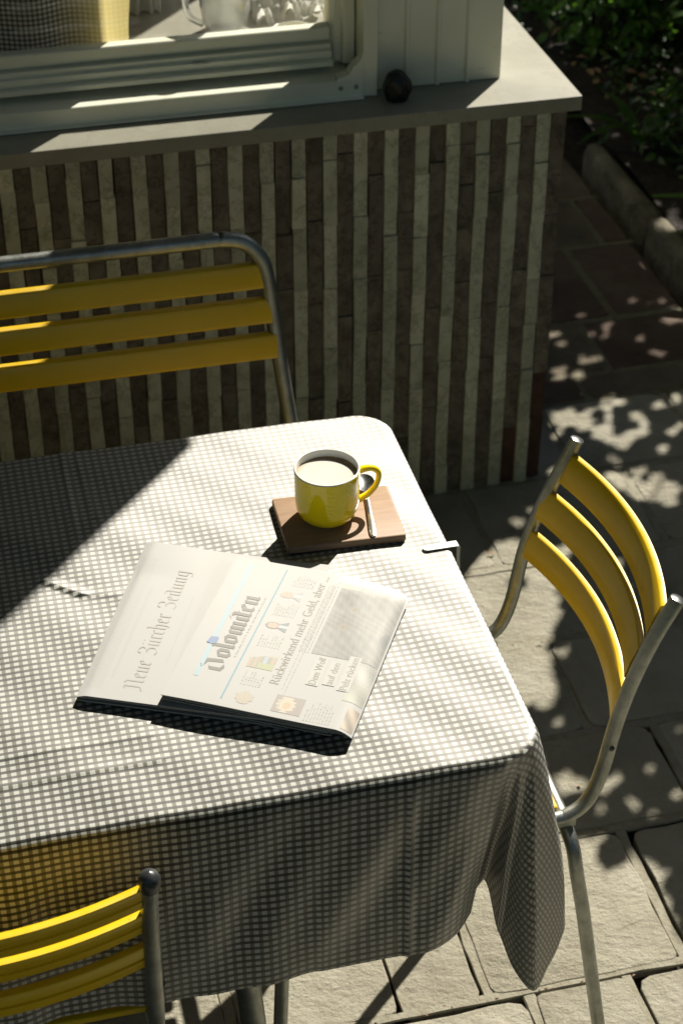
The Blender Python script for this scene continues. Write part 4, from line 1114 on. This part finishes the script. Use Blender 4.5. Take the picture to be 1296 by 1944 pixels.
drape('curtain', .375, .455, 3.20, .8815, 2.3, 4, .010, m_curtain, 'sheer white curtain hanging behind the pane left of the glass jug', 'curtain')
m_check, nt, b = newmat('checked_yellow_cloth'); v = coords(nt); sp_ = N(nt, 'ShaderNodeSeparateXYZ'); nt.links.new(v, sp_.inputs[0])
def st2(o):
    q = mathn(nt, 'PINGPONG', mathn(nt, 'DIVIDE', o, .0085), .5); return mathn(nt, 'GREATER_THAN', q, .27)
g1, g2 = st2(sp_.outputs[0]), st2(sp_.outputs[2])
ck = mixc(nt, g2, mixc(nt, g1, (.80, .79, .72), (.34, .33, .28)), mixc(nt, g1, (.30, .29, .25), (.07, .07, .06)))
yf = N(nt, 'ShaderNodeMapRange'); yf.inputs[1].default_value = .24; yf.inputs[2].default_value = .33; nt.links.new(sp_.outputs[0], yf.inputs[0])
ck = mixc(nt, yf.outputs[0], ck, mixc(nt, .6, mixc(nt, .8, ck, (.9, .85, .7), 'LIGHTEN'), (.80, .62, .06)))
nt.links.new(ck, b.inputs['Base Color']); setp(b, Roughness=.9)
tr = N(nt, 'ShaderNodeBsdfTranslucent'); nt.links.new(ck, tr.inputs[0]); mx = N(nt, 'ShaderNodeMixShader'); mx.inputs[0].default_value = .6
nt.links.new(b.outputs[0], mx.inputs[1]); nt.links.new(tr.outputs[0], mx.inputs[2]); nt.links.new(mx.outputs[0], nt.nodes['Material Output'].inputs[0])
drape('reflection_cloth', .105, .372, 3.022, .8815, 1.35, 2, .008, m_check, 'grey checked cloth with a yellow right part hanging behind the left of the pane', 'cloth')  # added behind the glass in place of the reflected tablecloth and chair
drape('curtain', -.9, .07, 3.30, .8815, 2.3, 18, .02, m_curtain, 'wide sheer curtain hanging inside behind the reflections in the pane', 'curtain')
# crumpled napkin
V = []; F = []; n = 26
for j in range(n + 1):
    for i in range(n + 1):
        x, y = i / n - .5, j / n - .5
        z = .05 * math.exp(-(x * x + y * y) * 7) + .018 * math.sin(x * 17 + 3 * math.sin(y * 9)) * math.cos(y * 13) + .01 * math.sin((x + y) * 31)
        V.append((.668 + x * .13, 3.14 + y * .16, .884 + max(0, z + .012)))
for j in range(n):
    for i in range(n): a = j * (n + 1) + i; F.append((a, a + 1, a + n + 2, a + n + 1))
tag(mesh('napkin', V, F, m_curtain, None, True), 'crumpled white cloth lying inside to the right of the glass jug', 'napkin')
bk = tag(empty('dish', (.655, 3.02, .8802)), 'small pale dish with yellow inside in the corner of the pane', 'dish')
mb = MB(); mb.lathe(dens([(.0, .001), (.020, .001), (.030, .006), (.036, .016), (.0345, .017), (.028, .009), (.0, .005)]), 40); mb.build('dish_body', m_glazew, bk, smooth=True)
mb = MB(); mb.lathe([(0, .0065), (.026, .0095)], 32); mb.build('dish_filling', m_glaze, bk, smooth=True)

# ================================================================== VEGETATION
def leaves(centres, normals, dirs, L, Wd, droop=.15):
    # pointed leaf of 8 vertices, folded along the midrib
    c = np.asarray(centres); nrm = np.asarray(normals); d = np.asarray(dirs)
    d = d - (d * nrm).sum(1, keepdims=True) * nrm; d /= np.linalg.norm(d, axis=1, keepdims=True) + 1e-9
    s = np.cross(nrm, d); L = np.asarray(L)[:, None]; Wd = np.asarray(Wd)[:, None]
    tmpl = [(-.5, 0, 0), (-.22, -.42, .10), (-.22, .42, .10), (.16, -.40, .08), (.16, .40, .08), (.5, 0, -droop), (-.2, 0, 0), (.18, 0, -.02)]
    V = np.stack([c + d * L * a + s * Wd * b2 + nrm * L * z for a, b2, z in tmpl], 1).reshape(-1, 3)
    n = len(c); b0 = np.arange(n)[:, None] * 8
    fs = np.array([[0, 1, 6, 6], [0, 6, 2, 2], [1, 3, 7, 6], [6, 7, 4, 2], [3, 5, 7, 7], [7, 5, 4, 4]])
    F = []
    for f in fs:
        q = b0 + f[None, :]
        if f[2] == f[3]: F += [tuple(r[:3]) for r in q]
        else: F += [tuple(r) for r in q]
    return V, F
def unit(a): return a / (np.linalg.norm(a, axis=1, keepdims=True) + 1e-9)

# --- the tree outside the frame that dapples the paving: leaf clusters with sun gaps between them
CIRC = [(1.316,3.354,.010),(1.318,3.309,.010),(1.343,3.227,.012),(1.373,3.227,.009),(1.278,3.204,.012),(1.271,3.173,.012),(1.311,3.172,.012),(1.501,3.285,.011),(1.504,3.219,.011),(1.521,3.213,.006),(1.543,3.457,.009),(1.579,3.438,.008),(1.564,3.442,.005),(1.607,3.457,.013),(1.611,3.436,.007),(1.586,3.34,.010),(1.605,3.34,.007),(1.342,3.07,.008),(1.356,3.044,.010),(1.316,3.027,.011),(1.312,2.99,.010),(1.366,2.975,.009),(1.282,3.023,.005),(1.424,3.011,.009),(1.435,3.01,.006),(1.384,2.953,.007),(1.479,3.024,.008),(1.475,3.046,.005),(1.449,2.94,.006),(1.419,2.913,.006),(1.185,2.961,.009),(1.26,2.852,.010),(1.267,2.84,.005),(1.135,2.834,.010),(1.152,2.794,.011),(1.307,2.804,.006),(1.453,3.365,.006),(1.4,3.41,.006),(1.4,3.332,.006),(1.427,3.313,.006),(1.011,2.688,.012),(1.046,2.719,.008),(1.153,2.524,.011),(1.15,2.447,.008),(1.071,2.392,.008),(.971,2.303,.008),(.903,2.133,.007),(.954,1.987,.008),(1.007,1.986,.006),(1.023,1.92,.010),(.948,1.924,.010),(.971,1.897,.008),(.895,1.922,.008),(.924,1.964,.006),(.868,1.999,.012),(.884,1.983,.013),(.855,1.978,.010),(1.094,2.072,.006)]
POLY = [[(1.199,3.046),(1.236,3.04),(1.267,3.004),(1.268,2.976),(1.243,2.955),(1.231,2.982),(1.186,3.002)],[(1.278,2.968),(1.312,2.957),(1.298,2.936),(1.279,2.911),(1.246,2.93),(1.27,2.943)],[(1.288,2.901),(1.328,2.934),(1.353,2.939),(1.337,2.905),(1.293,2.878)],[(1.364,2.871),(1.396,2.871),(1.387,2.847),(1.359,2.854)],[(1.228,2.806),(1.278,2.794),(1.271,2.745),(1.292,2.74),(1.33,2.781),(1.352,2.791),(1.343,2.747),(1.368,2.726),(1.334,2.68),(1.309,2.669),(1.305,2.712),(1.286,2.692),(1.253,2.73),(1.229,2.76)],
[(.885,2.577),(.936,2.623),(.96,2.634),(.987,2.636),(1.013,2.604),(1.089,2.594),(1.07,2.556),(1.026,2.534),(1.024,2.485),(1.004,2.427),(.979,2.371),(.944,2.342),(.937,2.278),(.928,2.237),(.914,2.184),(.881,2.172),(.85,2.19),(.55,2.0),(.60,2.16),(.80,2.42)]]
LITEDGE = [(.30,2.2),(.60,2.10),(.80,2.085),(.838,2.050),(.808,1.917),(.833,1.876),(.868,1.862),(.913,1.846),(.932,1.80),(.97,1.772),(1.05,1.75),(1.5,1.70),(3.2,1.60),(3.2,1.3),(.3,1.3)]
RES = .005; X0, X1, Y0, Y1 = .50, 3.1, 1.45, 6.6
gw, gh = int((X1 - X0) / RES), int((Y1 - Y0) / RES)
gx = X0 + (np.arange(gw) + .5) * RES; gy = Y0 + (np.arange(gh) + .5) * RES
GXX, GYY = np.meshgrid(gx, gy)
def inpoly(poly):
    ins = np.zeros_like(GXX, dtype=bool); n = len(poly)
    for i in range(n):
        xa, ya = poly[i]; xb, yb = poly[(i + 1) % n]
        if ya == yb: continue
        c = ((ya > GYY) != (yb > GYY)) & (GXX < (xb - xa) * (GYY - ya) / (yb - ya) + xa); ins ^= c
    return ins
lit = np.zeros_like(GXX, dtype=bool)
for p in POLY + [LITEDGE]: lit |= inpoly(p)
for (x, y, r) in CIRC: lit |= (GXX - x) ** 2 + ((GYY - y) * .80) ** 2 < (max(r, .0080) * 1.0) ** 2
for k in range(700):                               # more small gaps where the bed lies
    x, y, r = rng.uniform(1.65, 3.0), rng.uniform(1.9, 6.5), rng.uniform(.010, .020) if rng.random() < .75 else rng.uniform(.025, .07)
    lit |= (GXX - x) ** 2 + (GYY - y) ** 2 < r * r
for (x, y, r) in ((1.69, 4.51, .07), (1.84, 3.26, .06), (1.90, 3.40, .05), (1.64, 3.39, .022), (1.60, 3.36, .018), (2.02, 4.30, .05), (1.75, 4.75, .05), (2.2, 4.1, .04)): lit |= (GXX - x) ** 2 + (GYY - y) ** 2 < r * r
lit |= GXX < .62 + 0 * GYY
cover = np.zeros_like(lit); 
# five leaf-shaped shadows reach over the lit paving
spots = [(.8807,1.8294,.030),(.9629,1.7531,.030),(.950,1.7000,.026),(.905,1.845,.028),(.935,1.838,.030),(.975,1.79,.03),(.958,2.520,.020),(.94,1.665,.018)]
LC = []; LN = []; LD = []; LL = []; LW = []
Sxy = S[:2] / S[2]
def place(x, y, L):
    s = rng.uniform(1.62, 2.25); c = np.array([x, y, 0]) + S * s
    n_ = S + rng.normal(0, .20, 3); n_ /= np.linalg.norm(n_); d_ = rng.normal(0, 1, 3)
    LC.append(c); LN.append(n_); LD.append(d_); LL.append(L); LW.append(L * rng.uniform(.78, .92))
cnt = np.zeros(lit.shape, dtype=np.int16); sa, ca = math.sin(R(SUN_AZ)), math.cos(R(SUN_AZ)); nplaced = 0
for tries in range(170000):
    x = rng.uniform(.62, 3.05); y = rng.uniform(1.7, 6.5); L = (.026, .038, .052, .07, .085)[rng.integers(5)] if tries < 70000 else (.020, .028, .038)[rng.integers(3)]
    r_ = L * .34; i0 = int((x - X0) / RES); j0 = int((y - Y0) / RES); rr_ = int(L * .41 * 1.46 / RES) + 1
    a0, a1, b0, b1 = max(0, i0 - rr_), min(gw, i0 + rr_ + 1), max(0, j0 - rr_), min(gh, j0 + rr_ + 1)
    dx = GXX[b0:b1, a0:a1] - x; dy = GYY[b0:b1, a0:a1] - y
    ell = ((dx * sa + dy * ca) * .69) ** 2 + (dx * ca - dy * sa) ** 2 <= r_ * r_
    ne = ell.sum()
    big = ((dx * sa + dy * ca) * .69) ** 2 + (dx * ca - dy * sa) ** 2 <= (L * .41) ** 2
    if ne == 0 or (lit[b0:b1, a0:a1] & big).sum() > (.03 if tries < 70000 else .14) * ne: continue
    cv = cnt[b0:b1, a0:a1]
    if cv[ell].min() >= 3: continue
    cv += ell; place(x, y, L)
for k in range(2600):  # extra unseen leaves on the camera side, added to keep sky light off the paving
    q = np.array([rng.uniform(1.12, 3.2), rng.uniform(.2, 2.35), rng.uniform(2.2, 2.5)]); gq = q[:2] - Sxy * q[2]
    if gq[1] > .55: continue
    n_ = np.array([0, 0, 1]) + rng.normal(0, .3, 3); L = rng.uniform(.08, .12)
    LC.append(q); LN.append(n_ / np.linalg.norm(n_)); LD.append(rng.normal(0, 1, 3)); LL.append(L); LW.append(L * .8)
# unseen leaf layer over the bed, added to block sky light
k = 0
while k < 2500:
    q = np.array([rng.uniform(2.6, 5.4), rng.uniform(1.5, 7.5), rng.uniform(2.25, 3.0)]); gq = q[:2] - Sxy * q[2]
    if gq[0] < 1.75 or gq[1] < .4: continue
    n_ = np.array([0, 0, 1]) + rng.normal(0, .4, 3); L = rng.uniform(.07, .12)
    LC.append(q); LN.append(n_ / np.linalg.norm(n_)); LD.append(rng.normal(0, 1, 3)); LL.append(L); LW.append(L * .8); k += 1
for x, y, L in spots:
    for k in range(3): place(x + rng.uniform(-.008, .008), y + rng.uniform(-.008, .008), L * 1.9 * rng.uniform(.8, 1.1))
tree = tag(empty('tree', (3.15, 4.9, .05)), 'leafy tree right of the paving whose crown dapples the slabs with shade', 'tree')
V, F = leaves(LC, LN, LD, LL, LW)
o = mesh('crown', V, F, m_leafT, tree); L_(o, tree)
mb = MB(); LCa = np.array(LC)
trunk_top = Vector((3.05, 4.8, 1.35))
mb.tube(smoothpath([(3.15, 4.9, -.05), (3.12, 4.88, .5), (3.08, 4.82, 1.0), (3.05, 4.8, 1.35), (3.08, 4.9, 1.9)], 4), [.075 - .002 * i for i in range(17)], 12)
L_(mb.build('trunk', m_bark, tree, smooth=True), tree)
mb = MB()
k = 0
while k < 46:
    q = Vector(LCa[rng.integers(len(LCa))])
    mid = trunk_top.lerp(q, .5) + Vector((0, 0, .12))
    # boughs keep clear of the sunlit table and paving
    if any((p_.x - Sxy[0] * p_.z < 1.15) or (p_.y - Sxy[1] * p_.z < 2.6) for p_ in (q, q.lerp(mid, .5), mid)): continue
    k += 1
    mb.tube(smoothpath([trunk_top + Vector((0, 0, rng.uniform(-.3, .4))), mid, q], 4), [.016, .014, .012, .010, .008, .006, .005, .004, .003], 6)
L_(mb.build('branch', m_bark, tree, smooth=True), tree)

def shrub(name, x, y, h, r, n, Ls, mat, label, cat='shrub', grp=None, flat=.6, z0=.05, shape=.62):
    root = tag(empty(name, (x, y, z0)), label, cat, grp)
    a = rng.uniform(0, 2 * np.pi, n); rr_ = np.sqrt(rng.uniform(0.02, 1, n)) * r; zz = rng.uniform(.08, 1, n) ** .8 * h
    rr_ = rr_ * np.sqrt(np.clip(1.15 - (zz / h) ** 2, .15, 1))
    lump = 1 + .25 * np.sin(a * 3 + x * 9) + .15 * np.sin(a * 7 + y * 5)
    c = np.stack([rr_ * lump * np.cos(a), rr_ * lump * np.sin(a), zz], 1)
    nr = unit(np.stack([np.cos(a) * .5, np.sin(a) * .5, np.full(n, flat)], 1) + rng.normal(0, .35, (n, 3)))
    dr = np.stack([np.cos(a), np.sin(a), rng.normal(-.3, .3, n)], 1) + rng.normal(0, .4, (n, 3))
    L = rng.uniform(Ls[0], Ls[1], n)
    V, F = leaves(c, nr, dr, L, L * shape); mesh('foliage', V, F, mat, root)
    mb = MB()
    for k in range(9):
        i = rng.integers(n); q = Vector(c[i]); mb.tube([Vector((rng.uniform(-.02, .02), rng.uniform(-.02, .02), -.04)), q * .5 + Vector((0, 0, .03)), q], [.006, .004, .002], 5)
    mb.build('stem', m_bark, root); return root
SH = 'shrubs in the shaded bed'
shrub('shrub', 1.98, 3.42, .22, .17, 260, (.03, .05), m_leafB, 'low bright green plant behind the kerb at the right edge', 'plant')
shrub('shrub', 1.95, 4.05, .20, .22, 420, (.022, .04), m_leafA, 'small dark leaved plant just behind the middle of the kerb', 'plant')
shrub('shrub', 1.92, 4.75, .30, .20, 420, (.025, .045), m_leafB, 'bright leaved bush peeping over the far edge of the sill', 'shrub')
shrub('shrub', 2.35, 4.35, .42, .28, 620, (.05, .09), m_leafC, 'bush with large blue green leaves near the right edge', 'shrub')
shrub('shrub', 2.18, 5.0, .38, .28, 620, (.03, .06), m_leafA, 'dark bush right of the sill corner in the middle of the bed', 'shrub')
shrub('shrub', 2.55, 5.1, .50, .30, 620, (.04, .08), m_leafA, 'taller dark bush in the upper right corner', 'shrub')
shrub('shrub', 1.85, 5.7, .55, .32, 800, (.03, .055), m_leafA, 'dark bush behind the house corner at the top of the bed', 'shrub')
shrub('shrub', 2.35, 6.0, .8, .42, 900, (.04, .07), m_leafC, 'big dark bush at the back of the bed', 'shrub')
for k, w_ in enumerate(('directly behind the veranda corner', 'second from the veranda corner', 'in the middle of the hedge', 'right of the middle of the hedge', 'at the far right of the hedge')):
    shrub('hedge_bush', 1.4 + k * .72, 7.3 + .2 * math.sin(k * 3), 1.5 + .2 * math.sin(k * 5), .55, 700, (.06, .10), m_leafA, 'tall evergreen bush ' + w_, 'shrub', 'hedge behind the bed')
def hedge(x0, x1, y0, y1, h, label):
    n1, n2 = max(4, int((x1 - x0) / .25)), max(4, int((y1 - y0) / .25)); nz = int(h / .25); mbh = MB()
    bump_ = lambda x, y, z: .10 * math.sin(x * 5 + z * 3) + .08 * math.sin(y * 7 - z * 6) + .06 * math.sin(z * 11 + x * 13)
    def face(fn, a, b2):
        b0 = len(mbh.V)
        for j in range(b2 + 1):
            for i in range(a + 1):
                x, y, z = fn(i / a, j / b2); mbh.V.append((x + bump_(x, y, z), y + bump_(y, z, x), z + .7 * bump_(z, x, y)))
        for j in range(b2):
            for i in range(a): q = b0 + j * (a + 1) + i; mbh.F.append((q, q + 1, q + a + 2, q + a + 1))
    for yy in (y0, y1): face(lambda u, v, yy=yy: (x0 + (x1 - x0) * u, yy, h * v - .1), n1, nz)
    for xx in (x0, x1): face(lambda u, v, xx=xx: (xx, y0 + (y1 - y0) * u, h * v - .1), n2, nz)
    face(lambda u, v: (x0 + (x1 - x0) * u, y0 + (y1 - y0) * v, h - .1), n1, n2)
    tag(mbh.build('hedge', m_hedge, None, smooth=True), label, 'hedge')
hedge(-5.0, 5.5, -3.6, -2.8, 1.9, 'unseen clipped hedge added behind the camera side to cut sky light')  # this and the two side hedges are unseen, added to cut sky light
hedge(-4.6, -3.8, -2.6, 4.6, 3.2, 'unseen tall clipped hedge added along the left side to cut sky light')
hedge(4.9, 5.6, -2.6, 9.0, 3.2, 'unseen tall clipped hedge added along the right side to cut sky light')
hedge(.5, 4.8, 8.4, 9.2, 2.6, 'clipped hedge closing the far end of the garden')
# long strap leaves
def straps(name, x, y, n, L, wd, mat, label, a0=0, a1=2 * math.pi):
    root = tag(empty(name, (x, y, .05)), label, 'plant')
    for k in range(n):
        a = a0 + (a1 - a0) * (k + .5) / n + rng.uniform(-.15, .15); l = L * rng.uniform(.8, 1.1); V = []; F = []; m = 9
        for i in range(m + 1):
            t = i / m; rr_ = l * (.15 * t + .75 * t * t); z = l * (1.0 * t - .62 * t * t); w_ = wd * math.sin(math.pi * (t * .92 + .06)) ** .7 * .5
            for s_ in (-1, 0, 1): V.append((rr_ * math.cos(a) - s_ * w_ * math.sin(a), rr_ * math.sin(a) + s_ * w_ * math.cos(a), z - (0.12 * wd if s_ == 0 else 0)))
        for i in range(m):
            for j in (0, 1): q = i * 3 + j; F.append((q, q + 1, q + 4, q + 3))
        mesh('leaf', V, F, mat, root, True)
    return root
straps('strap_leaf_plant', 1.92, 3.44, 8, .34, .045, m_leafB, 'plant with broad pointed leaves arching over the kerb at the right edge', R(120), R(330))
straps('strap_leaf_plant', 2.06, 4.72, 7, .40, .035, m_leafA, 'plant with upright strap leaves in the dark bed right of the sill')
straps('strap_leaf_plant', 1.80, 4.10, 6, .26, .030, m_leafA, 'small strap leaved plant just right of the sill corner')
# flowers and dead leaves
fl = tag(empty('flowering_plant', (1.86, 5.05, .05)), 'plant with dull pink flowers above the sill edge', 'flower')
c = rng.normal(0, 1, (40, 3)) * (.05, .05, .04) + (0, 0, .22); V, F = leaves(c, unit(rng.normal(0, 1, (40, 3)) + (0, 0, 1)), rng.normal(0, 1, (40, 3)), np.full(40, .024), np.full(40, .02)); mesh('petals', V, F, m_petal, fl, kind='stuff')
c = rng.normal(0, 1, (90, 3)) * (.06, .06, .07) + (0, 0, .11); V, F = leaves(c, unit(rng.normal(0, 1, (90, 3)) + (0, 0, 1)), rng.normal(0, 1, (90, 3)), np.full(90, .04), np.full(90, .022)); mesh('foliage', V, F, m_leafA, fl)
n = 900; c = np.stack([rng.uniform(1.82, 3.4, n), rng.uniform(2.4, 6.6, n), rng.uniform(.055, .085, n)], 1)
V, F = leaves(c, unit(np.stack([rng.normal(0, .4, n), rng.normal(0, .4, n), np.ones(n)], 1)), rng.normal(0, 1, (n, 3)), rng.uniform(.02, .05, n), rng.uniform(.012, .03, n))
tag(mesh('leaf_litter', V, F, m_dry, None), 'dry fallen leaves scattered over the soil of the bed', 'leaf litter', kind='stuff')
n = 5200; c = np.stack([1.82 + rng.beta(1, 1.6, n) * 1.6, rng.uniform(2.2, 6.6, n), rng.uniform(.06, .15, n)], 1)
V, F = leaves(c, unit(np.stack([rng.normal(0, .5, n), rng.normal(0, .5, n), np.ones(n)], 1)), rng.normal(0, 1, (n, 3)), rng.uniform(.018, .038, n), rng.uniform(.014, .026, n))
tag(mesh('ground_cover', V, F, m_leafA, None), 'low dark green ground cover filling the bed behind the kerb', 'ground cover', kind='stuff')
n = 22; c = np.stack([rng.uniform(.62, 1.5, n), rng.uniform(1.5, 3.3, n), np.full(n, .004)], 1)
V, F = leaves(c, unit(rng.normal(0, .25, (n, 3)) + (0, 0, 1)), rng.normal(0, 1, (n, 3)), rng.uniform(.008, .018, n), rng.uniform(.006, .010, n))
tag(mesh('leaf_crumbs', V, F, m_dry, None), 'scattered crumbs of dry brown leaf on the paving right of the table', 'leaf litter', kind='stuff')
# bits of grit and dry leaf fragments in the paving joints
n = 240; xx = rng.uniform(.2, 1.6, n); jy = rng.choice([1.605, 1.88, 2.10, 2.34, 2.56], n); c = np.stack([xx, jy + rng.normal(0, .005, n), np.full(n, -.001)], 1)
V, F = leaves(c, unit(rng.normal(0, .5, (n, 3)) + (0, 0, 1)), rng.normal(0, 1, (n, 3)), rng.uniform(.003, .008, n), rng.uniform(.002, .005, n))
tag(mesh('joint_debris', V, F, m_dry, None), 'crumbs of dry leaf caught in the joints of the paving', 'debris', kind='stuff')
